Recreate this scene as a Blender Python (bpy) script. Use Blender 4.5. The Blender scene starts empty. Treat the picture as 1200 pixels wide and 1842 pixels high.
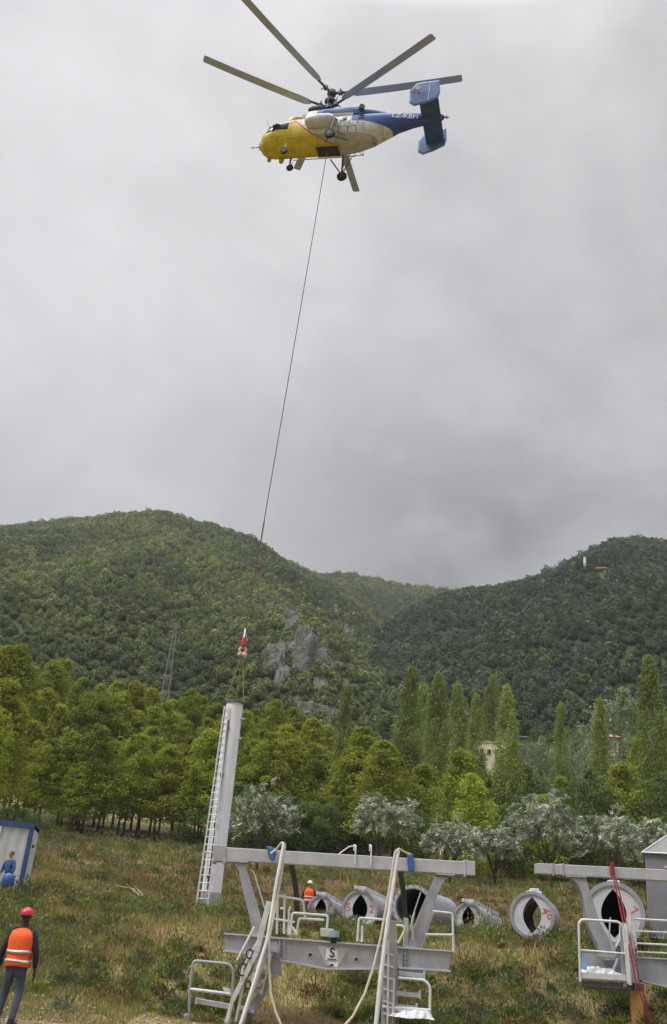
import bpy, math, random
import numpy as np
from mathutils import Vector, Matrix
random.seed(7); RNG = np.random.default_rng(11)
S = bpy.context.scene; COL = S.collection
# ------------------------------------------------------------ camera, sky, sun, exposure
FPX = 1726.0
_U = np.array([350., 3815., -1726.]); _U /= np.linalg.norm(_U)
_F = np.array([0, 0, -1.]); _F = _F - _F.dot(_U) * _U; _F /= np.linalg.norm(_F)
CM = np.array([np.cross(_F, _U), _F, _U])          # camera axes to world axes
CP = np.array([0, 0, 1.65])
cam = bpy.data.cameras.new('camera'); co = bpy.data.objects.new('camera', cam); COL.objects.link(co)
cam.sensor_fit = 'VERTICAL'; cam.sensor_height = 24; cam.lens = 24 * FPX / 1842; cam.clip_start = .1; cam.clip_end = 6000
mw = Matrix(CM.tolist()).to_4x4(); mw.translation = CP.tolist(); co.matrix_world = mw
S.camera = co
SUN_EL, SUN_AZ = math.radians(52), math.radians(-118)     # azimuth clockwise from +Y: light from behind left
S.view_settings.view_transform = 'Standard'; S.view_settings.look = 'None'; S.view_settings.exposure = 0.75; S.view_settings.gamma = 1
W = bpy.data.worlds.new('World'); S.world = W; W.use_nodes = True
wn, wl = W.node_tree.nodes, W.node_tree.links; wn.clear()
def N(nt, t, **k):
    n = nt.nodes.new(t)
    for a, v in k.items(): setattr(n, a, v)
    return n
def math_(nt, op, a, b=None, c=None, clamp=False):
    n = nt.nodes.new('ShaderNodeMath'); n.operation = op; n.use_clamp = clamp
    for i, v in enumerate((a, b, c)):
        if v is None: continue
        if isinstance(v, (int, float)): n.inputs[i].default_value = v
        else: nt.links.new(v, n.inputs[i])
    return n.outputs[0]
def ramp(nt, fac, stops, interp='LINEAR'):
    n = nt.nodes.new('ShaderNodeValToRGB'); cr = n.color_ramp; cr.interpolation = interp
    while len(cr.elements) < len(stops): cr.elements.new(.5)
    for e, (p, c) in zip(cr.elements, stops):
        e.position = p; e.color = (c[0], c[1], c[2], 1) if not isinstance(c, (int, float)) else (c, c, c, 1)
    nt.links.new(fac, n.inputs[0]); return n.outputs[0]
def mixc(nt, fac, a, b, mode='MIX'):
    n = nt.nodes.new('ShaderNodeMix'); n.data_type = 'RGBA'; n.blend_type = mode
    for i, v in ((0, fac), (6, a), (7, b)):
        if isinstance(v, (int, float)): n.inputs[i].default_value = v
        elif isinstance(v, tuple): n.inputs[i].default_value = (*v, 1)
        else: nt.links.new(v, n.inputs[i])
    return n.outputs[2]
def noise(nt, vec, scale, detail=4, rough=.55, dist=0):
    n = nt.nodes.new('ShaderNodeTexNoise'); n.inputs['Scale'].default_value = scale; n.inputs['Detail'].default_value = detail
    n.inputs['Roughness'].default_value = rough; n.inputs['Distortion'].default_value = dist
    if vec is not None: nt.links.new(vec, n.inputs['Vector'])
    return n.outputs[0]
def world():
    nt = W.node_tree
    sky = N(nt, 'ShaderNodeTexSky', sky_type='NISHITA', sun_disc=False); sky.sun_elevation = SUN_EL; sky.sun_rotation = SUN_AZ
    b1 = N(nt, 'ShaderNodeBackground'); b1.inputs[1].default_value = .1; nt.links.new(sky.outputs[0], b1.inputs[0])
    tc = N(nt, 'ShaderNodeTexCoord'); mp = N(nt, 'ShaderNodeMapping'); nt.links.new(tc.outputs['Generated'], mp.inputs[0])
    mp.inputs['Scale'].default_value = (1, 1, 1.25); mp.inputs['Location'].default_value = (.3, .1, .55)
    n1 = noise(nt, mp.outputs[0], 2.3, 7, .5, .35)
    n2 = noise(nt, mp.outputs[0], 6.5, 7, .55, .4)
    sep = N(nt, 'ShaderNodeSeparateXYZ'); nt.links.new(tc.outputs['Generated'], sep.inputs[0])
    el = ramp(nt, sep.outputs[2], [(0, .25), (.22, .232), (.38, .27), (.6, .315), (.79, .40), (.86, 1.6), (1, 3.7)])
    # bright place in the cloud where the hidden sun comes through, up on the left
    dv = N(nt, 'ShaderNodeVectorMath', operation='DOT_PRODUCT'); nt.links.new(tc.outputs['Generated'], dv.inputs[0])
    d0 = CM @ np.array([-470., 480., -FPX]); d0 /= np.linalg.norm(d0); dv.inputs[1].default_value = d0.tolist()
    gl = math_(nt, 'MULTIPLY', math_(nt, 'POWER', math_(nt, 'MAXIMUM', dv.outputs['Value'], 0), 14), .13)
    f = math_(nt, 'ADD', math_(nt, 'MULTIPLY', math_(nt, 'SUBTRACT', n1, .5), 1.15), math_(nt, 'MULTIPLY', math_(nt, 'SUBTRACT', n2, .5), .6))
    mp2 = N(nt, 'ShaderNodeMapping'); nt.links.new(tc.outputs['Generated'], mp2.inputs[0]); mp2.inputs['Scale'].default_value = (1, 1, 1.6); mp2.inputs['Location'].default_value = (1.7, .4, .2)
    n3 = noise(nt, mp2.outputs[0], 4.4, 8, .5, .2); lowm = ramp(nt, sep.outputs[2], [(.12, 1), (.5, .25), (.8, 0)])
    f = math_(nt, 'ADD', f, math_(nt, 'MULTIPLY', math_(nt, 'MULTIPLY', ramp(nt, n3, [(.40, 0), (.56, 1)]), lowm), -.26))
    v = math_(nt, 'ADD', math_(nt, 'MULTIPLY', el, math_(nt, 'ADD', f, 1.0)), gl)
    for (cx, cy, pw, st) in ((830, 1010, 90, .30), (1090, 840, 70, .20), (650, 880, 90, .14)):      # heavier cloud banks low over the valley
        dq = N(nt, 'ShaderNodeVectorMath', operation='DOT_PRODUCT'); nt.links.new(tc.outputs['Generated'], dq.inputs[0]); d1 = CM @ np.array([cx - 600., 921. - cy, -FPX]); d1 /= np.linalg.norm(d1); dq.inputs[1].default_value = d1.tolist()
        g_ = math_(nt, 'MULTIPLY', math_(nt, 'POWER', math_(nt, 'MAXIMUM', dq.outputs['Value'], 0), pw), ramp(nt, n3, [(.36, .15), (.55, 1)]))
        v = math_(nt, 'MULTIPLY', v, math_(nt, 'SUBTRACT', 1.0, math_(nt, 'MULTIPLY', g_, st)))
    col = mixc(nt, 1.0, v, (.99, .98, 1.0), 'MULTIPLY')
    b2 = N(nt, 'ShaderNodeBackground'); nt.links.new(col, b2.inputs[0]); b2.inputs[1].default_value = 1
    mx = N(nt, 'ShaderNodeMixShader'); mx.inputs[0].default_value = .95
    nt.links.new(b1.outputs[0], mx.inputs[1]); nt.links.new(b2.outputs[0], mx.inputs[2])
    o = N(nt, 'ShaderNodeOutputWorld'); nt.links.new(mx.outputs[0], o.inputs[0])
world()
sl = bpy.data.lights.new('sun', 'SUN'); sl.energy = 1.5; sl.angle = math.radians(16); sl.color = (1, .96, .9)
so = bpy.data.objects.new('sun', sl); COL.objects.link(so)
sd = Vector((math.sin(SUN_AZ) * math.cos(SUN_EL), math.cos(SUN_AZ) * math.cos(SUN_EL), math.sin(SUN_EL)))
so.rotation_euler = sd.to_track_quat('Z', 'Y').to_euler()
# ------------------------------------------------------------ helpers
def ray(px, py):
    return CM @ np.array([px - 600., 921. - py, -FPX])
def P(px, py, D):                       # point at horizontal distance D
    d = ray(px, py); return CP + d * (D / math.hypot(d[0], d[1]))
def A(px, py, Y):                       # point on the upright plane y = Y
    d = ray(px, py); return CP + d * (Y / d[1])
def az_(px, py=1500):
    d = ray(px, py); return math.atan2(d[0], d[1])
MATS = {}
def mat(name, col, rough=.6, metal=0, var=.12, scale=3, bump=0, col2=None, spec=.5, trans=0, bscale=None, coord='Object'):
    if name in MATS: return MATS[name]
    m = bpy.data.materials.new(name); m.use_nodes = True; nt = m.node_tree; b = nt.nodes['Principled BSDF']
    tc = N(nt, 'ShaderNodeTexCoord'); v = tc.outputs[coord]
    n = noise(nt, v, scale, 6, .6)
    c2 = col2 or tuple(max(0, x * (1 - 2.2 * var)) for x in col)
    c1 = tuple(min(1, x * (1 + var)) for x in col) if not col2 else col
    c = ramp(nt, n, [(.32, c2), (.66, c1)])
    nt.links.new(c, b.inputs['Base Color']); b.inputs['Roughness'].default_value = rough; b.inputs['Metallic'].default_value = metal
    b.inputs['Specular IOR Level'].default_value = spec
    if bump:
        bp = N(nt, 'ShaderNodeBump'); bp.inputs['Strength'].default_value = bump; bp.inputs['Distance'].default_value = .02
        nt.links.new(noise(nt, v, bscale or scale * 6, 5), bp.inputs['Height']); nt.links.new(bp.outputs[0], b.inputs['Normal'])
    MATS[name] = m; return m
def mat_attr(name, rough=.8, trans=0, rnd=0, nvar=.25, nscale=.8, spec=.2):
    """colour of its own per leaf or blade, read from the mesh, with a little variation from tree to tree"""
    if name in MATS: return MATS[name]
    m = bpy.data.materials.new(name); m.use_nodes = True; nt = m.node_tree; b = nt.nodes['Principled BSDF']
    at = N(nt, 'ShaderNodeAttribute', attribute_name='Col'); c = at.outputs['Color']
    if rnd:
        oi = N(nt, 'ShaderNodeObjectInfo'); hs = N(nt, 'ShaderNodeHueSaturation')
        nt.links.new(math_(nt, 'ADD', math_(nt, 'MULTIPLY', math_(nt, 'SUBTRACT', oi.outputs['Random'], .5), .028 * rnd), .5), hs.inputs['Hue'])
        r2 = math_(nt, 'FRACT', math_(nt, 'MULTIPLY', oi.outputs['Random'], 17.3))
        nt.links.new(math_(nt, 'ADD', math_(nt, 'MULTIPLY', r2, .5 * rnd), 1 - .25 * rnd), hs.inputs['Value'])
        nt.links.new(c, hs.inputs['Color']); c = hs.outputs[0]
    tc = N(nt, 'ShaderNodeTexCoord')
    n = noise(nt, tc.outputs['Object'], nscale, 4)
    k = ramp(nt, n, [(.3, 1 - nvar), (.7, 1 + nvar)]) if nvar <= 0 else ramp(nt, n, [(.3, 1 - nvar), (.7, 1.0)])
    c = mixc(nt, 1.0, c, k, 'MULTIPLY')
    nt.links.new(c, b.inputs['Base Color']); b.inputs['Roughness'].default_value = rough; b.inputs['Specular IOR Level'].default_value = spec
    if trans:
        t = N(nt, 'ShaderNodeBsdfTranslucent'); nt.links.new(c, t.inputs[0]); mx = N(nt, 'ShaderNodeMixShader'); mx.inputs[0].default_value = trans
        nt.links.new(b.outputs[0], mx.inputs[1]); nt.links.new(t.outputs[0], mx.inputs[2])
        nt.links.new(mx.outputs[0], nt.nodes['Material Output'].inputs[0])
    MATS[name] = m; return m
class MB:
    def __init__(s): s.v = []; s.f = []; s.mi = []
    def add(s, vs, fs, mi=0):
        o = len(s.v); s.v += [tuple(map(float, p)) for p in vs]; s.f += [tuple(i + o for i in f) for f in fs]; s.mi += [mi] * len(fs); return s
    def box(s, c, size, M=None, mi=0):
        c = np.array(c, float); h = np.array(size, float) / 2
        vs = [np.array([x, y, z]) * h for x in (-1, 1) for y in (-1, 1) for z in (-1, 1)]
        if M is not None: vs = [np.array(M) @ v for v in vs]
        return s.add([c + v for v in vs], [(0, 1, 3, 2), (4, 6, 7, 5), (0, 4, 5, 1), (2, 3, 7, 6), (0, 2, 6, 4), (1, 5, 7, 3)], mi)
    def quadbox(s, a, b, w, h, up=(0, 0, 1), mi=0):
        """bar from a to b, width w across, height h along up"""
        a = np.array(a, float); b = np.array(b, float); d = b - a; L = np.linalg.norm(d); d = d / L
        r = np.cross(d, np.array(up, float)); r /= np.linalg.norm(r); u = np.cross(r, d)
        vs = []
        for p in (a, b):
            for (i, j) in ((-1, -1), (1, -1), (1, 1), (-1, 1)): vs.append(p + r * i * w / 2 + u * j * h / 2)
        return s.add(vs, [(0, 1, 2, 3), (7, 6, 5, 4), (0, 4, 5, 1), (1, 5, 6, 2), (2, 6, 7, 3), (3, 7, 4, 0)], mi)
    def tube(s, pts, r, n=8, cap=True, mi=0):
        pts = [np.array(p, float) for p in pts]; m = len(pts); rs = r if isinstance(r, (list, tuple)) else [r] * m
        vs = []; up = None
        for i, p in enumerate(pts):
            d = (pts[min(i + 1, m - 1)] - pts[max(i - 1, 0)]); d = d / (np.linalg.norm(d) + 1e-9)
            if up is None:
                up = np.array([0, 0, 1.]) if abs(d[2]) < .9 else np.array([1., 0, 0])
            x = np.cross(up, d); x /= np.linalg.norm(x) + 1e-9; y = np.cross(d, x); up = y
            for k in range(n):
                a = 2 * math.pi * k / n; vs.append(p + (x * math.cos(a) + y * math.sin(a)) * rs[i])
        fs = [(i * n + k, i * n + (k + 1) % n, (i + 1) * n + (k + 1) % n, (i + 1) * n + k) for i in range(m - 1) for k in range(n)]
        if cap: fs += [tuple(range(n))[::-1], tuple((m - 1) * n + k for k in range(n))]
        return s.add(vs, fs, mi)
    def rings(s, rings, cap=True, closed=True, mi=0):
        n = len(rings[0]); vs = [p for r in rings for p in r]; m = len(rings)
        kk = range(n) if closed else range(n - 1)
        fs = [(i * n + k, i * n + (k + 1) % n, (i + 1) * n + (k + 1) % n, (i + 1) * n + k) for i in range(m - 1) for k in kk]
        if cap: fs += [tuple(range(n))[::-1], tuple((m - 1) * n + k for k in range(n))]
        return s.add(vs, fs, mi)
    def prism(s, poly, d, mi=0):
        d = np.array(d, float); n = len(poly); a = [np.array(p, float) for p in poly]; b = [p + d for p in a]
        return s.add(a + b, [tuple(range(n))[::-1], tuple(range(n, 2 * n))] + [(k, (k + 1) % n, (k + 1) % n + n, k + n) for k in range(n)], mi)
    def torus(s, c, R, r, M=None, n=20, m=6, mi=0):
        pts = []
        for i in range(n):
            a = 2 * math.pi * i / n
            for j in range(m):
                b = 2 * math.pi * j / m; p = np.array([(R + r * math.cos(b)) * math.cos(a), (R + r * math.cos(b)) * math.sin(a), r * math.sin(b)])
                pts.append(np.array(c) + (np.array(M) @ p if M is not None else p))
        return s.add(pts, [(i * m + j, ((i + 1) % n) * m + j, ((i + 1) % n) * m + (j + 1) % m, i * m + (j + 1) % m) for i in range(n) for j in range(m)], mi)
    def ell(s, c, R, n=12, m=8, mi=0):
        rg = []
        for j in range(m + 1):
            t = math.pi * (j / m); t = min(max(t, .02), math.pi - .02)
            rg.append([np.array(c) + np.array([R[0] * math.sin(t) * math.cos(2 * math.pi * k / n), R[1] * math.sin(t) * math.sin(2 * math.pi * k / n), -R[2] * math.cos(t)]) for k in range(n)])
        return s.rings(rg, mi=mi)
OFF = {}
def obj(name, mb, m, parent=None, smooth=False, bevel=0, local=False):
    me = bpy.data.meshes.new(name)
    off = OFF.get(parent.name, np.zeros(3)) if parent else np.zeros(3)
    vs = [tuple(np.array(p) - off) for p in mb.v] if (parent and not local) else mb.v
    me.from_pydata(vs, [], mb.f); me.update()
    for mm in (m if isinstance(m, (list, tuple)) else [m]): me.materials.append(mm)
    if any(mb.mi): me.polygons.foreach_set('material_index', mb.mi)
    if smooth:
        me.polygons.foreach_set('use_smooth', [True] * len(me.polygons))
    o = bpy.data.objects.new(name, me); COL.objects.link(o)
    if smooth:
        try: me.set_sharp_from_angle(angle=math.radians(40))
        except Exception: pass
    if bevel:
        bv = o.modifiers.new('Bevel', 'BEVEL'); bv.width = bevel; bv.segments = 2; bv.limit_method = 'ANGLE'
    if parent: o.parent = parent; OFF[o.name] = off
    return o
def tag(o, label=None, cat=None, group=None, kind=None):
    if label: o['label'] = label
    if cat: o['category'] = cat
    if group: o['group'] = group
    if kind: o['kind'] = kind
    return o
def thing(name, loc, label, cat, group=None):
    o = bpy.data.objects.new(name, None); COL.objects.link(o); o.location = tuple(map(float, loc)); o.empty_display_size = .3
    OFF[o.name] = np.array(loc, float); return tag(o, label, cat, group)
def npmesh(name, V, F, m, colr=None, parent=None, smooth=False):
    V = np.asarray(V, np.float32); F = np.asarray(F, np.int32); k = F.shape[1]
    me = bpy.data.meshes.new(name); me.vertices.add(len(V)); me.vertices.foreach_set('co', V.ravel())
    me.loops.add(F.size); me.loops.foreach_set('vertex_index', F.ravel())
    me.polygons.add(len(F)); me.polygons.foreach_set('loop_start', np.arange(0, F.size, k, dtype=np.int32))
    try: me.polygons.foreach_set('loop_total', np.full(len(F), k, np.int32))
    except Exception: pass
    me.update(calc_edges=True)
    if colr is not None:
        a = me.color_attributes.new('Col', 'FLOAT_COLOR', 'POINT'); c = np.ones((len(V), 4), np.float32); c[:, :3] = colr; a.data.foreach_set('color', c.ravel())
    if smooth: me.polygons.foreach_set('use_smooth', np.ones(len(F), bool))
    me.materials.append(m)
    if parent is False: return me
    o = bpy.data.objects.new(name, me); COL.objects.link(o)
    if parent: o.parent = parent
    return o
def text_mesh(s, size, font_off=0):
    c = bpy.data.curves.new('t', 'FONT'); c.body = s; c.size = size; c.align_x = 'CENTER'; c.align_y = 'CENTER'; c.offset = font_off
    o = bpy.data.objects.new('t', c); COL.objects.link(o); dg = bpy.context.evaluated_depsgraph_get()
    me = bpy.data.meshes.new_from_object(o.evaluated_get(dg)); vs = [tuple(v.co) for v in me.vertices]; fs = [tuple(p.vertices) for p in me.polygons]
    bpy.data.objects.remove(o); bpy.data.meshes.remove(me); return vs, fs
# smooth noise on numpy arrays
def _h(i, j, s):
    n = (i.astype(np.int64) * 374761393 + j.astype(np.int64) * 668265263 + s * 1274126177) & 0xffffffff
    n = ((n ^ (n >> 13)) * 1274126177) & 0xffffffff; return ((n ^ (n >> 16)) & 0xffff) / 65535.
def vn(x, y, s=0):
    x = np.asarray(x, float); y = np.asarray(y, float); i = np.floor(x); j = np.floor(y); u = x - i; v = y - j; u = u * u * (3 - 2 * u); v = v * v * (3 - 2 * v)
    return (_h(i, j, s) * (1 - u) + _h(i + 1, j, s) * u) * (1 - v) + (_h(i, j + 1, s) * (1 - u) + _h(i + 1, j + 1, s) * u) * v
def fbm(x, y, s=0, o=4):
    t = 0; a = .5; n = 0
    for k in range(o): t = t + a * vn(x * 2 ** k, y * 2 ** k, s + k); n += a; a *= .5
    return t / n
# ------------------------------------------------------------ ground
DN = np.array([0, 18, 20.5, 22, 24, 26, 28.5, 31, 34, 38, 45, 57, 75, 105, 140, 180, 220, 260, 340, 3000])
ZL = np.array([0, 0, 0, .05, .22, .55, .95, 1.4, 1.85, 2.1, 2.75, 4.2, 6.1, 8.9, 12.8, 18.0, 24.6, 28, 30, 30])
ZM = np.array([0, -.05, -.1, -.1, -.12, .2, 1.1, 1.9, 2.15, 2.25, 2.35, 2.5, 5.8, 9.2, 12.9, 18.0, 24.0, 28, 30, 30])
ZR = np.array([0, -.05, -.1, -.05, .05, .35, 1.25, 2.05, 2.3, 2.35, 2.4, 2.55, 5.4, 8.9, 12.4, 17.0, 23.0, 28, 30, 30])
def H(x, y):
    x = np.asarray(x, float); y = np.asarray(y, float); D = np.hypot(x, y); D = np.where(y < 0, 0, D); a = np.degrees(np.arctan2(x, np.maximum(y, .01)))
    zl = np.interp(D, DN, ZL); zm = np.interp(D, DN, ZM); zr = np.interp(D, DN, ZR)
    w1 = np.clip((a + 10.5) / 5.5, 0, 1); w1 = w1 * w1 * (3 - 2 * w1); w2 = np.clip((a - 2) / 8, 0, 1); w2 = w2 * w2 * (3 - 2 * w2)
    z = zl * (1 - w1) + zm * w1; z = z * (1 - w2) + zr * w2
    b = (fbm(x / 3.1, y / 3.1, 5) - .5) * np.interp(D, [0, 19, 25, 60, 140, 400], [.04, .08, .35, .8, 1.0, 3])
    return z + b
def Hs(x, y): return float(H(np.array([x]), np.array([y]))[0])
def ground_colour(x, y):
    """earth, dry grass and green cover, by place, with tree shade painted in"""
    D = np.hypot(x, y); a = np.degrees(np.arctan2(x, np.maximum(y, .01)))
    n = fbm(x / 4, y / 4, 21); n2 = fbm(x / 1.3, y / 1.3, 31)
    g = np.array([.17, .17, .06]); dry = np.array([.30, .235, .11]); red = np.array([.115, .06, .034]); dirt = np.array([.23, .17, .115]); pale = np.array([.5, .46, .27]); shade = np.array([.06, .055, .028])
    c = g + (dry - g) * np.clip((n - .35) * 3.5, 0, 1)[:, None]
    rm = np.clip((D - 50) / 6, 0, 1) * np.clip((84 - D) / 6, 0, 1) * np.clip((a + 9) / 5, 0, 1) * np.clip((n2 - .18) * 5, 0, 1)
    c = c + (red - c) * (rm * .85)[:, None]
    rl = np.clip((fbm(x / 5, y / 2.5, 77) - .55) * 9, 0, 1) * (D > 24); c = c + (red * 1.1 - c) * (rl * .7)[:, None]
    dm = np.clip((20.8 - D + (n2 - .5) * 4) * 1.2, 0, 1) * np.clip((-a - 6 + (n - .5) * 10) / 5, 0, 1); c = c + (dirt - c) * dm[:, None]
    pm = np.clip((D - 196) / 8, 0, 1) * np.clip((260 - D) / 10, 0, 1) * (a < -8) * np.clip((n2 - .2) * 4, 0, 1); c = c + (pale - c) * pm[:, None]
    sm = np.clip((D - 116 + (n2 - .5) * 6) / 3, 0, 1) * np.clip((190 - D) / 10, 0, 1); c = c + (shade - c) * sm[:, None]  # shade under the tree belt, darkened straight into the ground colour
    return c
def build_ground():
    xs = np.concatenate([np.linspace(-900, -70, 40)[:-1], np.linspace(-70, 70, 330), np.linspace(70, 900, 40)[1:]])
    ys = np.concatenate([np.linspace(-300, 14, 18)[:-1], np.linspace(14, 110, 330), np.linspace(110, 380, 110)[1:], np.linspace(380, 3000, 14)[1:]])
    X, Y = np.meshgrid(xs, ys); x = X.ravel(); y = Y.ravel(); z = H(x, y)
    nx, ny = len(xs), len(ys); i = np.arange((ny - 1) * (nx - 1)); r, c = i // (nx - 1), i % (nx - 1); a = r * nx + c
    F = np.stack([a, a + 1, a + nx + 1, a + nx], 1)
    m = bpy.data.materials.new('earth and turf'); m.use_nodes = True; nt = m.node_tree; b = nt.nodes['Principled BSDF']
    at = N(nt, 'ShaderNodeAttribute', attribute_name='Col'); tc = N(nt, 'ShaderNodeTexCoord')
    n = noise(nt, tc.outputs['Object'], 1.7, 10, .7); k = ramp(nt, n, [(.3, .45), (.7, 1.15)])
    cc = mixc(nt, 1., at.outputs['Color'], k, 'MULTIPLY')
    st = ramp(nt, noise(nt, tc.outputs['Object'], 9, 6, .8), [(.58, 0.), (.66, 1.)]); cc = mixc(nt, math_(nt, 'MULTIPLY', st, .25), cc, (.26, .2, .13))
    nt.links.new(cc, b.inputs['Base Color']); b.inputs['Roughness'].default_value = .95; b.inputs['Specular IOR Level'].default_value = .1
    bp = N(nt, 'ShaderNodeBump'); bp.inputs['Strength'].default_value = .8; bp.inputs['Distance'].default_value = .08
    nt.links.new(noise(nt, tc.outputs['Object'], 7, 8, .7), bp.inputs['Height']); nt.links.new(bp.outputs[0], b.inputs['Normal'])
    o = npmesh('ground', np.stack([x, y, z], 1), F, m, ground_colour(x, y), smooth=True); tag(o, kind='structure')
build_ground()
# ------------------------------------------------------------ hills
def ridge(pts, extra=25):
    """list of (px, py, distance) of a skyline -> azimuth, distance, height"""
    az, D, Z = [], [], []
    for px, py, d in pts:
        p = P(px, py + (7 if d < 1050 else 4), d); az.append(math.atan2(p[0], p[1])); D.append(d); Z.append(p[2])
    return np.array(az), np.array(D), np.array(Z)
RL = ridge([(-600, 1000, 900), (-300, 975, 950), (-100, 955, 1000), (0, 948, 1000), (110, 936, 1000), (215, 929, 1000), (285, 930, 1000), (330, 943, 990), (370, 955, 980), (430, 980, 960), (480, 998, 945), (530, 1024, 930), (590, 1050, 900), (640, 1080, 860), (690, 1120, 810), (740, 1170, 750), (790, 1230, 680), (900, 1320, 520)])
RF = ridge([(400, 1012, 1180), (500, 1028, 1180), (590, 1039, 1180), (640, 1038, 1170), (700, 1051, 1150), (770, 1062, 1120), (830, 1070, 1100), (900, 1085, 1080), (1000, 1100, 1080), (1100, 1110, 1080)])
RR = ridge([(470, 1370, 420), (540, 1310, 470), (600, 1225, 530), (640, 1165, 580), (700, 1125, 630), (740, 1100, 660), (800, 1076, 690), (830, 1068, 700), (900, 1061, 700), (950, 1050, 700), (1000, 1027, 700), (1040, 1006, 700), (1060, 994, 700), (1100, 980, 700), (1150, 976, 700), (1200, 980, 700), (1260, 990, 700), (1400, 985, 700), (1700, 1000, 700)])
def hill_z(R, Df, zf, a, D, seed, amp, back=1.3):
    Dr = np.interp(a, R[0], R[1]); Zr = np.interp(a, R[0], R[2]); t = (D - Df) / (Dr - Df)
    tt = np.clip(t, 0, 1)
    z = zf + (Zr - zf) * (.30 * tt + .70 * tt ** .85)
    x = D * np.sin(a); y = D * np.cos(a)
    bump = (fbm(x / 130., y / 260., seed) - .5) * amp * 2 + (1 - 2 * np.abs(fbm(x / 90., y / 230., seed + 9) - .5) * 2) * amp * .35
    z = z + bump * np.clip(4 * tt * (1 - tt), 0, 1)
    if seed == 3:      # a spur coming down toward the rocks
        asp = np.interp(tt, [0, .35, 1], [az_(560), az_(515), az_(290)]); dd = (a - asp) / .05
        s = np.where(dd < 0, np.exp(-dd * dd * .35), np.exp(-dd * dd * 2.5)); z = z + s * 20 * np.clip(4 * tt * (1 - tt), 0, 1) * (1 - tt * .6)
    z = np.where(t > 1, z - (t - 1) * (Dr - Df) * .45, z)
    return z
HL = {'left': (RL, 235, 22, 3, 20, -.62, az_(900)), 'far': (RF, 520, 40, 8, 16, az_(400), az_(1100)), 'right': (RR, 235, 22, 14, 13, az_(470), .66)}
def hz(k, a, D):
    R, Df, zf, seed, amp, a0, a1 = HL[k]; return hill_z(R, Df, zf, a, D, seed, amp)
def build_hills():
    m = mat('hillside undergrowth', (.055, .065, .028), .95, 0, scale=.03, col2=(.035, .045, .022), spec=.05)
    for k, (R, Df, zf, seed, amp, a0, a1) in HL.items():
        aa = np.linspace(a0, a1, 260); tt = np.linspace(0, 1.25, 130)
        Ag, T = np.meshgrid(aa, tt); Dr = np.interp(Ag, R[0], R[1]); D = Df + (Dr - Df) * T
        Z = hz(k, Ag, D); Z[0] -= 8; V = np.stack([(D * np.sin(Ag)).ravel(), (D * np.cos(Ag)).ravel(), Z.ravel()], 1)
        nx, ny = 260, 130; i = np.arange((ny - 1) * (nx - 1)); r, c = i // (nx - 1), i % (nx - 1); a = r * nx + c
        o = npmesh('hill', V, np.stack([a, a + 1, a + nx + 1, a + nx], 1), m, smooth=True); tag(o, kind='structure')
build_hills()
def surf(k, px, py):
    d = ray(px, py); h = math.hypot(d[0], d[1]); a = math.atan2(d[0], d[1])
    for D in np.arange(260, float(np.interp(a, HL[k][0][0], HL[k][0][1])), 1.5):
        p = CP + d * (D / h)
        if float(hz(k, np.array([a]), np.array([D]))[0]) >= p[2]: return p, float(D)
    return p, float(D)
SPOTS = {n: surf(k, x, y) for n, k, x, y in (('mast', 'right', 1052, 1026), ('soil', 'right', 1084, 1029), ('rubble', 'right', 1094, 1031), ('tower', 'right', 1008, 1030), ('ledge', 'right', 687, 1142))}
# rock areas on the left hill, given where they stand in azimuth and distance
def pix_of(x, y, z):
    c = CM.T @ (np.stack([x, y, z]) - CP[:, None]); return 600 + FPX * c[0] / -c[2], 921 - FPX * c[1] / -c[2]
ROCKS = [(520, 1134, 16, 13), (486, 1198, 24, 19), (544, 1198, 20, 23), (508, 1228, 15, 12)]
def rock_mask(x, y, z, grow=1.0):
    px, py = pix_of(x, y, z); m = np.zeros_like(px)
    wob = (fbm(px / 18., py / 18., 91) - .5) * 1.0
    for cx, cy, rx, ry in ROCKS: m = np.maximum(m, 1 - np.hypot((px - cx) / rx, (py - cy) / ry) / grow + wob * .9)
    return m
# ------------------------------------------------------------ forest on the hills
def ico(sub):
    import bmesh
    bm = bmesh.new(); bmesh.ops.create_icosphere(bm, subdivisions=sub, radius=1); v = np.array([q.co[:] for q in bm.verts]); f = np.array([[w.index for w in q.verts] for q in bm.faces]); bm.free(); return v, f
ICO1 = ico(1); ICO2 = ico(2)
def crown_template(seed, nq=190):
    rg = np.random.default_rng(seed); v, f = ICO1; v = v.copy() * .82
    d = .72 + .35 * fbm(v[:, 0] * 1.7 + seed, v[:, 1] * 1.7 + v[:, 2] * 1.3, seed, 3) * (1 + .3 * rg.random(len(v)))
    v = v * d[:, None]; v[:, 2] = v[:, 2] * .95
    keep = v[f].mean(1)[:, 2] > -.55; f = f[keep]
    dirs = rg.normal(size=(nq, 3)); dirs[:, 2] = np.abs(dirs[:, 2]) * 1.0 - .25; dirs /= np.linalg.norm(dirs, axis=1)[:, None]
    lobes = rg.normal(size=(6, 3)); lobes[:, 2] = np.abs(lobes[:, 2]); lobes /= np.linalg.norm(lobes, axis=1)[:, None]; lb = np.maximum(0, dirs @ lobes.T).max(1)[:, None] ** 6; c = dirs * (.68 + .30 * lb + .22 * rg.random((nq, 1))); t1 = np.cross(dirs, rg.normal(size=(nq, 3))); t1 /= np.linalg.norm(t1, axis=1)[:, None]; t2 = np.cross(dirs, t1) + dirs * rg.normal(0, .5, (nq, 1))
    s = .12 + .16 * rg.random((nq, 1)); q = np.stack([c + t1 * s, c + t2 * s, c - t1 * s * .9], 1)
    V = np.concatenate([v, q.reshape(-1, 3)]); F = np.concatenate([f, len(v) + np.arange(nq * 3).reshape(nq, 3)])
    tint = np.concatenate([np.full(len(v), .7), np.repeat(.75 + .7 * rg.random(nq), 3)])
    return V, F, tint
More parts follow.
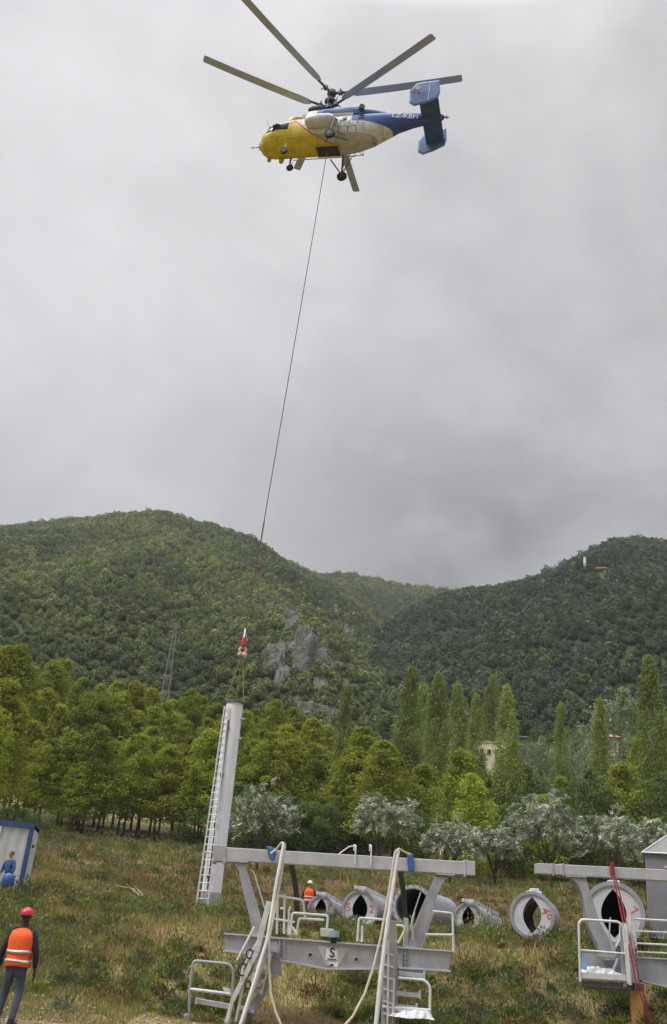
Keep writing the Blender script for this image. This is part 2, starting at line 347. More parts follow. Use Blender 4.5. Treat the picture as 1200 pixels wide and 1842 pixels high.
def build_forest(k, label, spacing, rad, pal, seed):
    R, Df, zf, sd_, amp, a0, a1 = HL[k]; rg = np.random.default_rng(seed)
    Dm = R[1].max() * 1.03; g = np.arange(-Dm * .62, Dm * .62, spacing); h = np.arange(Df * .8, Dm, spacing)
    X, Y = np.meshgrid(g, h); X = X.ravel() + rg.uniform(-.45, .45, X.size) * spacing; Y = Y.ravel() + rg.uniform(-.45, .45, Y.size) * spacing
    D = np.hypot(X, Y); a = np.arctan2(X, Y); Dr = np.interp(a, R[0], R[1])
    ok = (a > max(a0 + .01, -.45)) & (a < min(a1 - .01, .47)) & (D > Df + 5) & (D < Dr + 14)
    if k == 'far': ok &= D > 640
    X, Y, D, a = X[ok], Y[ok], D[ok], a[ok]; Z = hz(k, a, D); fr = np.ones(len(X), bool)
    for n_, (p_, Dp) in SPOTS.items(): aa_ = math.atan2(p_[0], p_[1]); fr &= ~((np.abs(a - aa_) * Dp < (3.2 if n_ in ('mast', 'tower') else 5.5)) & (D < Dp + 4) & (D > Dp - 26))
    X, Y, D, a, Z = X[fr], Y[fr], D[fr], a[fr], Z[fr]
    if k == 'left':
        for o_ in ('right',):
            zo = hz(o_, a, np.minimum(D, np.interp(a, HL[o_][0][0], HL[o_][0][1]))); hid = (a > HL[o_][5]) & (D < np.interp(a, HL[o_][0][0], HL[o_][0][1])) & (zo > Z + 4)
        rm = rock_mask(X, Y, Z); keep = ~hid & ((rm < .06) | ((rg.random(len(X)) < .6) & (fbm(X / 8, Y / 12, 99) > .47))); keep &= ~((np.abs(a - az_(316)) < .014) & (D < 280)); X, Y, Z, D, a = X[keep], Y[keep], Z[keep], D[keep], a[keep]
    n = len(X); sz = rad * (.55 + .95 * rg.random(n) ** 1.8) * np.clip(.62 + D / 1500., 0, 1.25) * (.85 + .5 * fbm(X / 60, Y / 60, 41))
    pn = fbm(X / 95., Y / 60., 51, 5); p2 = rg.random(n)
    c = np.zeros((n, 3)); w = np.clip((pn - .40) * 5 + (p2 - .5) * .7, 0, 1)[:, None]
    pal = [np.array(q) for q in pal]; c = pal[0] * (1 - w) + pal[1] * w
    yy = (p2 > .965)[:, None]; c = np.where(yy, pal[2], c); c *= (.75 + .5 * rg.random((n, 1)))
    T = [crown_template(s) for s in range(5)]; ti = rg.integers(0, 5, n); Vs, Fs, Cs = [], [], []; o = 0
    for q in range(5):
        V, F, tn = T[q]; idx = np.where(ti == q)[0]; m = len(idx); an = rg.random(m) * 6.28; ca, sa = np.cos(an), np.sin(an)
        vx = V[None, :, 0] * ca[:, None] - V[None, :, 1] * sa[:, None]; vy = V[None, :, 0] * sa[:, None] + V[None, :, 1] * ca[:, None]
        s = sz[idx][:, None]; hs = (.8 + .5 * rg.random(m))[:, None]
        P_ = np.stack([vx * s + X[idx][:, None], vy * s + Y[idx][:, None], V[None, :, 2] * s * hs + Z[idx][:, None] + s * .55], 2)
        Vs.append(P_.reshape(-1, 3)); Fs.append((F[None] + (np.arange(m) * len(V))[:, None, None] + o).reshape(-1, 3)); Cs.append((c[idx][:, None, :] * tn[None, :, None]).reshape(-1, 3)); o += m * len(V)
    ob = npmesh('forest', np.concatenate(Vs), np.concatenate(Fs), mat_attr('hill foliage', .9, .12, nvar=.35, nscale=.9), np.concatenate(Cs)); tag(ob, label, 'forest', kind='stuff')
    print('forest', k, n)
build_forest('left', 'olive green scrub forest covering the big left hill', 4.2, 2.45, [(.080, .11, .040), (.165, .20, .058), (.21, .20, .075)], 1)
build_forest('far', 'hazy forest on the farthest ridge between the two hills', 5.5, 3.3, [(.050, .074, .03), (.125, .15, .045), (.17, .16, .06)], 2)
build_forest('right', 'dark green forest covering the right hill', 4.5, 2.9, [(.030, .052, .030), (.055, .085, .038), (.13, .16, .045)], 3)
# ------------------------------------------------------------ rock crag
def build_rock():
    R = HL['left'][0]; aa = np.linspace(az_(432), az_(612), 200); DD = np.linspace(262, 900, 420); Ag, D = np.meshgrid(aa, DD); x = D * np.sin(Ag); y = D * np.cos(Ag); z = hz('left', Ag, D)
    m = rock_mask(x.ravel(), y.ravel(), z.ravel(), 1.0).reshape(x.shape)
    w = np.clip(m * 4 + .6, 0, 1)
    r1 = np.abs(fbm(x / 15. + z / 40, z / 13., 61) - .5) * 2; r2 = np.floor(fbm(x / 6. - z / 20, z / 5., 62, 3) * 8) / 8.; r3 = fbm(x / 2, z / 2., 65)
    up = (r1 * 12 + r2 * 10 + r3 * 4 - 4.5) * w - 6 * (1 - w); z2 = z + up
    nx, ny = 200, 420; i = np.arange((ny - 1) * (nx - 1)); r, c = i // (nx - 1), i % (nx - 1); a = r * nx + c
    F = np.stack([a, a + 1, a + nx + 1, a + nx], 1); keep = w.ravel()[F].min(1) > .12; F = F[keep]
    u, inv = np.unique(F, return_inverse=True); V = np.stack([x.ravel(), y.ravel(), z2.ravel()], 1)[u]
    mm = mat('grey limestone', (.165, .155, .15), .9, 0, scale=.16, bump=1, bscale=.5, col2=(.045, .05, .03), spec=.1)
    mm.node_tree.nodes['Bump'].inputs['Distance'].default_value = 2.0
    tag(npmesh('rock_crag', V, inv.reshape(F.shape), mm), 'rugged grey limestone crag breaking out of the left hillside', 'rock')
build_rock()

# ------------------------------------------------------------ trees
LEAF_PAL = {'broad': [(.235, .28, .038), (.145, .195, .033), (.35, .35, .052)], 'poplar': [(.25, .31, .085), (.17, .23, .06), (.33, .37, .13)],
            'dark': [(.10, .145, .045), (.07, .105, .038), (.17, .22, .06)], 'silver': [(.29, .33, .225), (.15, .19, .10), (.54, .57, .46)], 'yellow': [(.27, .33, .045), (.20, .27, .04), (.38, .38, .065)],
            'grey': [(.19, .23, .13), (.13, .17, .09), (.30, .34, .22)]}
def leaf_crown(name, seed, kind, Ht, R, z0, prof, ncl, nlf, cr, ls, squash=.75, narrow=1.0, inner=True):
    rg = np.random.default_rng(seed); pal = np.array(LEAF_PAL[kind])
    t = rg.random(ncl) ** .9; pr = np.array([prof(q) for q in t]); an = rg.random(ncl) * 6.283; rr = np.sqrt(rg.random(ncl)) ** .6
    lob = .72 + .5 * vn(an * 1.6 + seed, t * 4, seed)
    cx = np.cos(an) * rr * pr * R * lob; cy = np.sin(an) * rr * pr * R * lob; cz = z0 + t * (Ht - z0)
    C = np.stack([cx, cy, cz], 1); crr = cr * (.6 + .8 * rg.random(ncl)) * (.45 + .55 * np.clip(pr * 1.3, 0, 1))
    u = rg.normal(size=(ncl, nlf, 3)); u /= np.linalg.norm(u, axis=2)[..., None]; rad = (.55 + .5 * rg.random((ncl, nlf, 1)))
    off = u * rad * crr[:, None, None]; off[..., 2] *= squash
    L = (C[:, None] + off).reshape(-1, 3); n = len(L)
    nr = u.reshape(-1, 3) * .8 + rg.normal(size=(n, 3)) * .5 + np.array([0, 0, .25]); nr /= np.linalg.norm(nr, axis=1)[:, None]
    t1 = np.cross(nr, rg.normal(size=(n, 3))); t1 /= np.linalg.norm(t1, axis=1)[:, None]; t2 = np.cross(nr, t1)
    s = ls * (.6 + .8 * rg.random((n, 1)))
    V = np.stack([L - t1 * s, L + t2 * s * .6 * narrow, L + t1 * s, L - t2 * s * .6 * narrow], 1).reshape(-1, 3); F = np.arange(n * 4).reshape(n, 4)
    w = rg.random(ncl); ci = np.where((w < .5)[:, None], pal[0], np.where((w < .8)[:, None], pal[1], pal[2])); cl = ((ci * .5 + pal[0] * .5)[:, None] * 1.12 * (.88 + .24 * rg.random((ncl, nlf, 1)))).reshape(-1, 3)
    return npmesh(name, V, F, mat_attr('leaves ' + kind, .8, .42, rnd=1, nvar=.15, nscale=.25, spec=.08), np.repeat(cl, 4, 0), parent=False)
BARK = mat('bark', (.10, .085, .065), .95, 0, scale=2, col2=(.05, .04, .03), bump=.6)
PBARK = mat('pale bark', (.33, .32, .26), .9, 0, scale=2, col2=(.17, .16, .12), bump=.5)
def trunk_mesh(name, seed, Ht, r, top, z0, spread, nb, m, wob=.25, bushy=False):
    rg = random.Random(seed); mb = MB(); pts = []; k = 8
    wx = wy = 0
    for i in range(k + 1):
        t = i / k; pts.append((wx, wy, -.4 + t * (Ht * top + .4))); wx += rg.uniform(-wob, wob) * Ht / 60; wy += rg.uniform(-wob, wob) * Ht / 60
    mb.tube(pts, [r * (1.25 if i == 0 else 1) * (1 - .85 * i / k) for i in range(k + 1)], 8)
    for b in range(nb):
        t = rg.uniform(z0 / Ht * .9, top * .85); a = rg.uniform(0, 6.28); i = min(int(t / top * k), k - 1); p = np.array(pts[i + 1]) * .5 + np.array(pts[i]) * .5
        L = spread * rg.uniform(.6, 1); up = rg.uniform(.35, .9) * L
        q1 = p + np.array([math.cos(a) * L * .5, math.sin(a) * L * .5, up * .35]); q2 = p + np.array([math.cos(a) * L, math.sin(a) * L, up])
        mb.tube([p, q1, q2], [r * .35, r * .22, r * .06], 6)
    me = bpy.data.meshes.new(name); me.from_pydata(mb.v, [], mb.f); me.materials.append(m); me.update(); return me
broadp = lambda t: min(1, (t / .22 + .25)) ** .8 * (1 - t) ** .55 + .06
conep = lambda t: min(1, (t / .15 + .45)) ** .8 * (1 - t) ** .62 + .05
popp = lambda t: min(1, (t / .18 + .35)) * (1 - t) ** .5 + .05
roundp = lambda t: max(0, 1 - (2 * t - .85) ** 2 * .95) ** .5 + .05
TPL = {}
def tpl(kind):
    if kind in TPL: return TPL[kind]
    L = []
    if kind == 'broad':
        for s in range(5): L.append((leaf_crown('crown', 100 + s, 'broad', 16, 3.9, 3.5, conep, 200, 85, 1.05, .125), trunk_mesh('trunk', s, 16, .17, .9, 3, 2.4, 12, BARK), 16))
    elif kind == 'poplar':
        for s in range(3): L.append((leaf_crown('crown', 200 + s, 'poplar', 22, 2.1, 1.5, popp, 210, 75, .75, .12, 1.9), trunk_mesh('trunk', 20 + s, 22, .2, .93, 2, 1.2, 16, PBARK, .12), 22))
    elif kind == 'dark':
        for s in range(3): L.append((leaf_crown('crown', 300 + s, 'dark', 10, 3.8, .8, roundp, 100, 80, 1.1, .14), trunk_mesh('trunk', 40 + s, 10, .16, .7, 2, 2.2, 8, BARK), 10))
    elif kind == 'yellow':
        for s in range(2): L.append((leaf_crown('crown', 400 + s, 'yellow', 10, 3.3, .6, broadp, 120, 80, 1.0, .125), trunk_mesh('trunk', 50 + s, 10, .14, .8, 1.5, 2, 8, BARK), 10))
    elif kind == 'grey':
        for s in range(2): L.append((leaf_crown('crown', 500 + s, 'grey', 12, 4, 1, roundp, 110, 90, 1.1, .13), trunk_mesh('trunk', 60 + s, 12, .18, .7, 2, 2.4, 8, BARK), 12))
    TPL[kind] = L; return L
CNT = [0]
ORD = 'first second third fourth fifth sixth seventh eighth ninth tenth eleventh twelfth thirteenth fourteenth fifteenth sixteenth seventeenth eighteenth nineteenth twentieth twenty-first twenty-second twenty-third twenty-fourth twenty-fifth twenty-sixth twenty-seventh twenty-eighth'.split()
def tree(name, kind, px, pytop, D, label, cat='tree', group=None, wide=1.0, zscale=1.0):
    p = P(px, pytop, D); g = Hs(p[0], p[1]); ht = (p[2] - g) * zscale; L = tpl(kind); CNT[0] += 1; cm, tm, H0 = L[CNT[0] % len(L)]; s = ht / H0
    r = thing(name, (p[0], p[1], g - .05), label, cat, group); r.rotation_euler.z = random.uniform(0, 6.28); r.scale = (s ** .6 * wide, s ** .6 * wide, s)
    for n_, me in (('trunk', tm), ('crown', cm)):
        c = bpy.data.objects.new(n_, me); COL.objects.link(c); c.parent = r
    return r
def plantation():
    grp = 'broadleaf trees of the plantation at the left'
    back = [(-18, 1172), (14, 1160), (38, 1158), (62, 1195), (98, 1187), (118, 1184), (152, 1217), (182, 1228), (214, 1222), (246, 1222), (276, 1236), (312, 1256), (346, 1236), (366, 1250), (392, 1262), (425, 1270), (462, 1272), (497, 1256), (530, 1270), (560, 1296), (592, 1302)]
    for i, (px, py) in enumerate(back):
        tree('broadleaf_tree', 'broad', px, py + 6, 150 + (i * 37 % 11) if px > 60 else 128, 'tall broadleaf tree, %s from the left along the skyline of the plantation' % ORD[i], group=grp, wide=.95)
    for i in range(19):
        px = -10 + i * 32 + random.uniform(-8, 8)
        tree('broadleaf_tree', 'broad', px, 1235 + (i * 29 % 40) + max(0, px - 150) * .14, 140 + random.uniform(-2, 2), 'broadleaf tree, %s from the left in the middle row of the plantation' % ORD[i], group=grp + ', middle rows')
    for i in range(15):
        px = 70 + i * 35 + random.uniform(-8, 8)
        if 395 < px < 420: continue
        tree('broadleaf_tree', 'broad', px, 1300 + (i * 31 % 44), 124 + random.uniform(-5, 4), 'lower broadleaf tree, %s from the left in the front row of the plantation' % ORD[i], group=grp + ', front row', wide=1.15)
    tree('broadleaf_tree', 'broad', 18, 1225, 96, 'nearest large broadleaf tree at the left edge above the container', wide=1.1)
    tree('broadleaf_tree', 'broad', -30, 1215, 90, 'large broadleaf tree half outside the left edge of the photo', wide=1.2)
    tree('broadleaf_tree', 'broad', 150, 1372, 118, 'bright broadleaf tree with low round crown in front of the left plantation', wide=1.1)
plantation()
def poplars():
    lab = {626: 'slim pale poplar left of the poplar group, right of the plantation', 740: 'tall pointed poplar, leftmost and tallest of the middle group', 790: 'tall leafy poplar just right of the tallest middle poplar', 858: 'poplar standing left of the cream house', 886: 'broad tipped poplar behind the cream house', 914: 'poplar with pale bare trunk right of the cream house', 1009: 'narrow yellowish poplar standing alone between the two groups', 1078: 'slim poplar left of the orange roofed house', 1168: 'tallest poplar at the right edge with open pointed tip', 825: 'poplar with dull crown behind the middle group', 762: 'poplar partly hidden between the two tallest middle poplars'}
    for px, py, D, w in ((626, 1238, 135, .85), (740, 1203, 128, 1.0), (790, 1217, 138, 1.0), (858, 1255, 130, .8), (886, 1222, 232, 1.2), (914, 1238, 118, .95), (1009, 1270, 140, .72), (1078, 1260, 135, .85), (1168, 1188, 122, 1.0), (825, 1235, 165, 1.1), (762, 1235, 150, 1.0)):
        tree('poplar', 'poplar', px, py, D, lab[px], 'poplar', 'poplars', wide=w)
poplars()
def thicket():
    for px, py, D, k, w, lab in ((655, 1310, 120, 'broad', 1.2, 'green broadleaf tree with wide crown right of the slim pale poplar'), (690, 1335, 112, 'broad', 1.2, 'green spreading tree behind the leftmost silver tree'), (640, 1350, 118, 'yellow', 1.2, 'yellow green bush below the slim pale poplar'),
            (835, 1350, 108, 'yellow', 1.0, 'yellowish green tree below and left of the cream house'), (850, 1395, 104, 'yellow', .9, 'bright yellow green bush in front of the yellowish tree'), (765, 1375, 125, 'yellow', 1.0, 'low yellow green tree among the middle poplar trunks'), (715, 1365, 122, 'broad', 1., 'green tree in front of the tallest middle poplar'),
            (880, 1405, 122, 'dark', .9, 'dark bush directly under the cream house'), (945, 1385, 120, 'dark', 1.0, 'dark green tree right of the bare trunked poplar'), (975, 1330, 165, 'grey', .9, 'grey green tree between the middle and right poplars'), (1045, 1312, 165, 'grey', .9, 'silvery grey tree between the yellowish poplar and the slim poplar'),
            (1120, 1245, 150, 'grey', 1.1, 'large grey green round tree left of the tallest poplar'), (1150, 1330, 130, 'broad', .9, 'green tree below the tallest poplar'), (1120, 1375, 118, 'yellow', 1.0, 'brownish green tree below the grey round tree'), (1060, 1390, 118, 'dark', .9, 'dark green bush below the slim poplar'), (1190, 1395, 118, 'dark', 1.0, 'dark green bush at the right edge under the poplar'),
            (1195, 1290, 150, 'poplar', 1.3, 'pale green tree at the right edge beside the tallest poplar'), (1010, 1400, 125, 'broad', .9, 'green tree under the yellowish poplar'), (585, 1360, 128, 'broad', 1.1, 'dark green tree at the right end of the plantation'), (1085, 1400, 124, 'poplar', 1.6, 'leafy pale green shrub under the slim poplar'), (925, 1440, 112, 'dark', .8, 'low dark shrub left of the big silver tree'), (975, 1430, 112, 'yellow', .8, 'low yellow green shrub behind the big silver tree')):
        tree('broadleaf_tree' if k != 'yellow' else 'leafy_bush', k, px, py, D, lab, 'tree' if k != 'yellow' else 'bush', 'mixed trees and bushes right of the plantation', wide=w)
    rg = random.Random(5); RC = {}
    for D in (172, 188, 205, 222, 240):
        step = 30 if D < 200 else 26
        for i in range(int(700 / step)):
            px = 520 + i * step + rg.uniform(-12, 12)
            if px > 1225: break
            if 862 < px < 902 and D < 212: continue
            if 1085 < px < 1105 and D < 212: continue
            py = 1392 - (D - 172) * 1.2 + rg.uniform(-22, 22)
            kd = 'dark' if rg.random() < .7 else rg.choice(['grey', 'broad']); RC[D] = RC.get(D, -1) + 1
            tree('background_tree', kd, px, py, D + rg.uniform(-5, 5), '%s tree, %s from the left in the %s row behind the poplars' % ({'dark': 'dark green', 'grey': 'grey green', 'broad': 'light green'}[kd], ORD[RC[D]], {172: 'nearest', 188: 'second', 205: 'third', 222: 'fourth', 240: 'farthest'}[D]), group='trees of the thicket behind the poplars', wide=1.0)
    for i in range(14):
        px = 10 + i * 38; tree('background_tree', 'dark', px, 1330 + (i * 17 % 23), 232 + (i * 7 % 9), 'dark tree, %s from the left at the far side of the clearing behind the plantation' % ORD[i], group='trees far behind the left plantation', wide=1.2)
thicket()
# silver leaved trees: sprays of narrow pale leaves on arching twigs
def silver_tree(px, pytop, D, width, seed, label, lean=0, droop=.5, base=None, n=230):
    p = P(px, pytop, D); g = Hs(p[0], p[1]); ht = p[2] - g; rg = np.random.default_rng(seed); R = width * .44 * D / 1892
    root = thing('silver_tree', (p[0], p[1], g - .05), label, 'tree', 'silver leaved trees'); pal = np.array(LEAF_PAL['silver'])
    mb = MB(); Vs, Cs = [], []; tips = []
    for k in range(9):
        a = rg.random() * 6.28; L = R * rg.uniform(.35, .85); h = ht * rg.uniform(.5, .85)
        st = np.array([0, 0, ht * .18]); q1 = np.array([math.cos(a) * L * .4 + lean * .3, math.sin(a) * L * .4, h * .6]); q2 = np.array([math.cos(a) * L + lean, math.sin(a) * L, h]); mb.tube([st, q1, q2], [.09, .06, .02], 6); tips += [q1, q2, (q1 + q2) / 2]
    mb.tube([(0, 0, -.3), (lean * .08 + .05, 0, ht * .12), (lean * .15, .04, ht * .26)], [.17, .13, .10], 8)
    o = obj('trunk', mb, BARK, root, smooth=True, local=True)
    for i in range(n):
        a = rg.random() * 6.283; e = math.asin(rg.uniform(-.3, 1)); rr = rg.uniform(.55, 1.0) * (1 + .25 * math.sin(a * 3 + seed))
        c = np.array([math.cos(a) * math.cos(e) * R * rr + lean * .6, math.sin(a) * math.cos(e) * R * rr, ht * .60 + math.sin(e) * ht * .40 * rr])
        out = np.array([math.cos(a), math.sin(a), .55]); out += rg.normal(0, .35, 3); out /= np.linalg.norm(out); L = rg.uniform(.5, 1.15); col = pal[rg.choice(3, p=[.36, .30, .34])]
        for j in range(26):
            t = rg.random(); q = c + out * L * t - np.array([0, 0, droop * L * t * t]) + rg.normal(0, .10, 3); d = out * .7 + rg.normal(0, .5, 3) - np.array([0, 0, droop * t]); d /= np.linalg.norm(d)
            s_ = np.cross(d, rg.normal(size=3)); s_ /= np.linalg.norm(s_); l = rg.uniform(.12, .28); w = .045
            Vs += [q - d * l, q + s_ * w, q + d * l, q - s_ * w]; cc = col * rg.uniform(.75, 1.2); Cs += [cc] * 4
    F = np.arange(len(Vs)).reshape(-1, 4)
    npmesh('crown', np.array(Vs), F, mat_attr('silver leaves', .5, .2, nvar=.15, nscale=1, spec=.4), np.array(Cs), parent=root)
silver_tree(476, 1420, 78, 116, 1, 'grey green silvery bush right of the hanging tower, leftmost silver tree', droop=.15, n=230)
silver_tree(690, 1432, 100, 128, 2, 'flat topped silver leaved tree behind the middle of the left top beam', lean=.3, n=300)
silver_tree(812, 1475, 92, 96, 3, 'low drooping silver leaved tree right of the flat topped one', droop=.9, n=260)
silver_tree(890, 1487, 96, 84, 4, 'smallest drooping silver tree in front of the bare trunked poplar', droop=.9, n=200)
silver_tree(990, 1433, 92, 132, 5, 'biggest brightest silver leaved tree with leaning trunk above the left end of the right beam', lean=-.5, n=330)
silver_tree(1095, 1462, 92, 128, 6, 'wide silver leaved tree left of the grey cabin roof', lean=.3, n=300)
silver_tree(1165, 1478, 102, 80, 7, 'silver leaved tree farthest right, behind the grey cabin', n=200)
# ------------------------------------------------------------ grass, weeds, flowers
def grass():
    rg = np.random.default_rng(3); pal = np.array([(.34, .26, .12), (.17, .18, .06), (.10, .155, .032), (.16, .085, .045), (.25, .26, .06), (.10, .13, .06)])
    def blades(n, D0, D1, wd, hmin, hmax, pw):
        u = rg.random(n); D = (D0 ** pw + u * (D1 ** pw - D0 ** pw)) ** (1 / pw); D = np.where((rg.random(n) < .06) & (D1 < 70), rg.uniform(20.3, 24, n), D); a = rg.uniform(-.41, .43, n); x = D * np.sin(a); y = D * np.cos(a)
        n1 = fbm(x / 2.2, y / 2.2, 101); n2 = fbm(x / .8, y / .8, 111); n3 = fbm(x / 6, y / 6, 121)
        gc = ground_colour(x, y); dirt = (gc[:, 2] > .115) & (D < 24); redp = (gc[:, 0] > gc[:, 1] * 1.5); keep = ~dirt | (rg.random(n) < .10); keep &= ~redp | (rg.random(n) < .38); keep &= (n2 > .3) | (rg.random(n) < .4)
        keep &= ~((D > 117 + n1 * 4 - 2) & (rg.random(n) < .93))
        x, y, D, n1, n2, n3 = x[keep], y[keep], D[keep], n1[keep], n2[keep], n3[keep]; m = len(x); z = H(x, y)
        h = (hmin + (hmax - hmin) * rg.random(m)) * (.45 + 1.3 * n1) * np.clip((D - 20.5 + 3.2 * (x < -3)) / 9, .15, 1); an = rg.random(m) * 6.283; ln = h * rg.uniform(.1, .7, m); la = rg.random(m) * 6.283; w = wd * (.6 + .8 * rg.random(m)) * np.maximum(1, D / 45)
        B = np.stack([x, y, z - .03], 1); S_ = np.stack([np.cos(an) * w, np.sin(an) * w, 0 * w], 1); T_ = B + np.stack([np.cos(la) * ln, np.sin(la) * ln, h], 1)
        V = np.stack([B - S_, B + S_, T_], 1).reshape(-1, 3); sel = n3 * 1.5 + n2 * .8 + rg.normal(0, .22, m)
        ci = np.where(sel < .72, 2, np.where(sel < .95, 5, np.where(sel < 1.15, 1, np.where(sel < 1.32, 4, 0)))); ci = np.where(rg.random(m) < .12, 3, ci); ci = np.where((D > 52) & (D < 82) & (n3 > .4) & (rg.random(m) < .5), 3, ci); ci = np.where((n3 < .38) & (rg.random(m) < .4), 0, ci)
        c = pal[ci] * 1.15 * (.75 + .5 * rg.random((m, 1))); return V, np.repeat(c, 3, 0)
    for nm, lab, sets in (('grass', 'rough dry and green grass covering the bank', ((420000, 20, 62, .011, .10, .32, 1.4), (150000, 55, 150, .022, .2, .5, 1.3))),):
        Vs, Cs = zip(*[blades(*s_) for s_ in sets]); V = np.concatenate(Vs); ob = npmesh(nm, V, np.arange(len(V)).reshape(-1, 3), mat_attr('grass blades', .75, .3, nvar=.1, nscale=1), np.concatenate(Cs)); tag(ob, lab, 'grass', kind='stuff')
def weeds():
    rg = np.random.default_rng(9); Vs, Cs = [], []; pal = np.array([(.11, .16, .035), (.17, .19, .06), (.24, .22, .075), (.15, .10, .05), (.14, .17, .10), (.22, .26, .05), (.08, .11, .035)])
    n = 3900; D = (21.2 ** 1.2 + rg.random(n) * (118 ** 1.2 - 21.2 ** 1.2)) ** (1 / 1.2); D = np.where(rg.random(n) < .5, rg.uniform(23.5, 44, n), D); a = rg.uniform(-.41, .43, n); D = np.where((a > -.13) & (D < 22.8), D + 3, D)
    for i in range(n):
        x, y = D[i] * math.sin(a[i]), D[i] * math.cos(a[i]); q = float(fbm(np.array([x / 3]), np.array([y / 3]), 131)[0])
        if q < .40: continue
        z = Hs(x, y); r = rg.uniform(.12, .42) * (2.0 if rg.random() < .22 and D[i] > 26 else 1) * (.6 + D[i] / 60) * (.5 + q); hh = r * rg.uniform(.6, 1.2); m = 190
        u = rg.normal(size=(m, 3)); u /= np.linalg.norm(u, axis=1)[:, None]; u[:, 2] = np.abs(u[:, 2]); c = np.array([x, y, z]) + u * np.array([r, r, hh]) * rg.uniform(.4, 1.0, (m, 1))
        d = u + rg.normal(0, .6, (m, 3)) + np.array([0, 0, .6]); d /= np.linalg.norm(d, axis=1)[:, None]; s_ = np.cross(d, rg.normal(size=(m, 3))); s_ /= np.linalg.norm(s_, axis=1)[:, None]; l = rg.uniform(.03, .07, (m, 1)) * (.6 + D[i] / 50); w = l * .28
        Vs.append(np.stack([c - s_ * w, c + s_ * w, c + d * l * 1.6], 1).reshape(-1, 3)); k = pal[rg.integers(0, 7)]; Cs.append(np.repeat(k * rg.uniform(.65, 1.3, (m, 1)), 3, 0))
    V = np.concatenate(Vs); tag(npmesh('weeds', V, np.arange(len(V)).reshape(-1, 3), mat_attr('weed leaves', .7, .25, nvar=.1), np.concatenate(Cs)), 'clumps of tall weeds and low scrub on the bank', 'weeds', kind='stuff')
def flowers():
    rg = np.random.default_rng(4); mb = MB(); mw_ = mat('white petals', (.75, .74, .66), .8); my = mat('yellow petals', (.62, .45, .05), .8)
    def at(px, py):
        d = ray(px, py); h = math.hypot(d[0], d[1]); D = 19.
        while D < 130:
            p = CP + d * (D / h)
            if p[2] < Hs(p[0], p[1]): return p
            D += .15
        return None
    sp = [(165, 1718, .11, 0), (125, 1706, .06, 0), (137, 1688, .06, 0), (115, 1717, .05, 0), (215, 1640, .07, 0), (170, 1697, .04, 0), (272, 1715, .05, 0), (196, 1717, .04, 0), (15, 1675, .06, 0), (1013, 1830, .07, 0), (895, 1795, .05, 0), (953, 1795, .04, 0), (992, 1717, .04, 0), (1022, 1717, .04, 0), (905, 1640, .07, 0), (637, 1766, .06, 0), (275, 1633, .05, 0), (84, 1664, .05, 0), (300, 1700, .04, 0), (232, 1760, .04, 0)]
    for k in range(60): sp.append((rg.normal(975, 38), rg.normal(1730, 14), .03, 1))
    for k in range(30): sp.append((rg.normal(190, 60), rg.normal(1622, 6), .035, 1))
    for k in range(16): sp.append((rg.uniform(80, 340), rg.uniform(1640, 1780), .025, 0))
    for px, py, r, k in sp:
        p = at(px, py)
        if p is None: continue
        for j in range(5):
            c = p + np.array([rg.normal(0, r * .7), rg.normal(0, r * .7), .12 + rg.normal(0, r * .4)]); q = r * .5
            mb.add([c + np.array([math.cos(t) * q, math.sin(t) * q * .8 , math.cos(t + 1) * q * .5]) for t in np.linspace(0, 6.28, 7)[:-1]] + [c + np.array([0, 0, q * .4])], [(i_, (i_ + 1) % 6, 6) for i_ in range(6)], k)
        mb.tube([p - np.array([0, 0, .2]), p + np.array([0, 0, .1])], .006, 4, mi=2)
    tag(obj('wildflowers', mb, [mw_, my, mat('stems', (.1, .13, .04), .8)]), 'scattered white and yellow wildflowers in the grass', 'flowers', kind='stuff')
def stones():
    rg = np.random.default_rng(12); v, f = ICO1; Vs, Fs, Cs = [], [], []; o = 0
    for i in range(900):
        D = rg.uniform(18.2, 22.6); a = rg.uniform(-.40, -.08) if i % 4 else rg.uniform(-.4, .3); x, y = D * math.sin(a), D * math.cos(a); r = .012 + .05 * rg.random() ** 3; d = .7 + .5 * rg.random((len(v), 1))
        Vs.append(v * d * r * np.array([1, 1, .6]) + np.array([x, y, Hs(x, y) + r * .2])); Fs.append(f + o); o += len(v); Cs.append(np.tile(np.array([.34, .29, .23]) * rg.uniform(.5, 1.3), (len(v), 1)))
    tag(npmesh('gravel', np.concatenate(Vs), np.concatenate(Fs), mat_attr('stones', .9, nvar=.2, nscale=6), np.concatenate(Cs)), 'loose small stones on the bare earth track', 'gravel', kind='stuff')
grass(); weeds(); flowers(); stones()

# ------------------------------------------------------------ materials of the made things
STEEL = mat('galvanised steel', (.43, .435, .48), .42, .25, scale=2.2, col2=(.29, .295, .335), bump=.15)
STEEL2 = mat('bright galvanised steel', (.56, .565, .61), .4, .2, scale=2.5, col2=(.42, .425, .465), bump=.1)
DSTEEL = mat('dull dark steel', (.13, .13, .14), .55, .4, scale=6)
WSTEEL = mat('pale rail steel', (.72, .72, .73), .45, .05, scale=4, col2=(.54, .54, .56))
BLACK = mat('black rubber', (.025, .025, .028), .7, 0, scale=9)
ROPE = mat('beige rope', (.62, .57, .46), .85, 0, scale=20, col2=(.45, .41, .32))
REDP = mat('red paint', (.45, .05, .05), .6, 0, scale=8)
MARK = mat('red spray paint', (.62, .16, .18), .7, 0, scale=6)
PLAST = mat('white plastic film', (.80, .80, .82), .3, 0, scale=5, bump=.4)
BLUEC = mat('blue cloth', (.05, .13, .36), .8, 0, scale=12, bump=.4)
DARKI = mat('dark inside', (.05, .048, .045), .8, 0, scale=4)
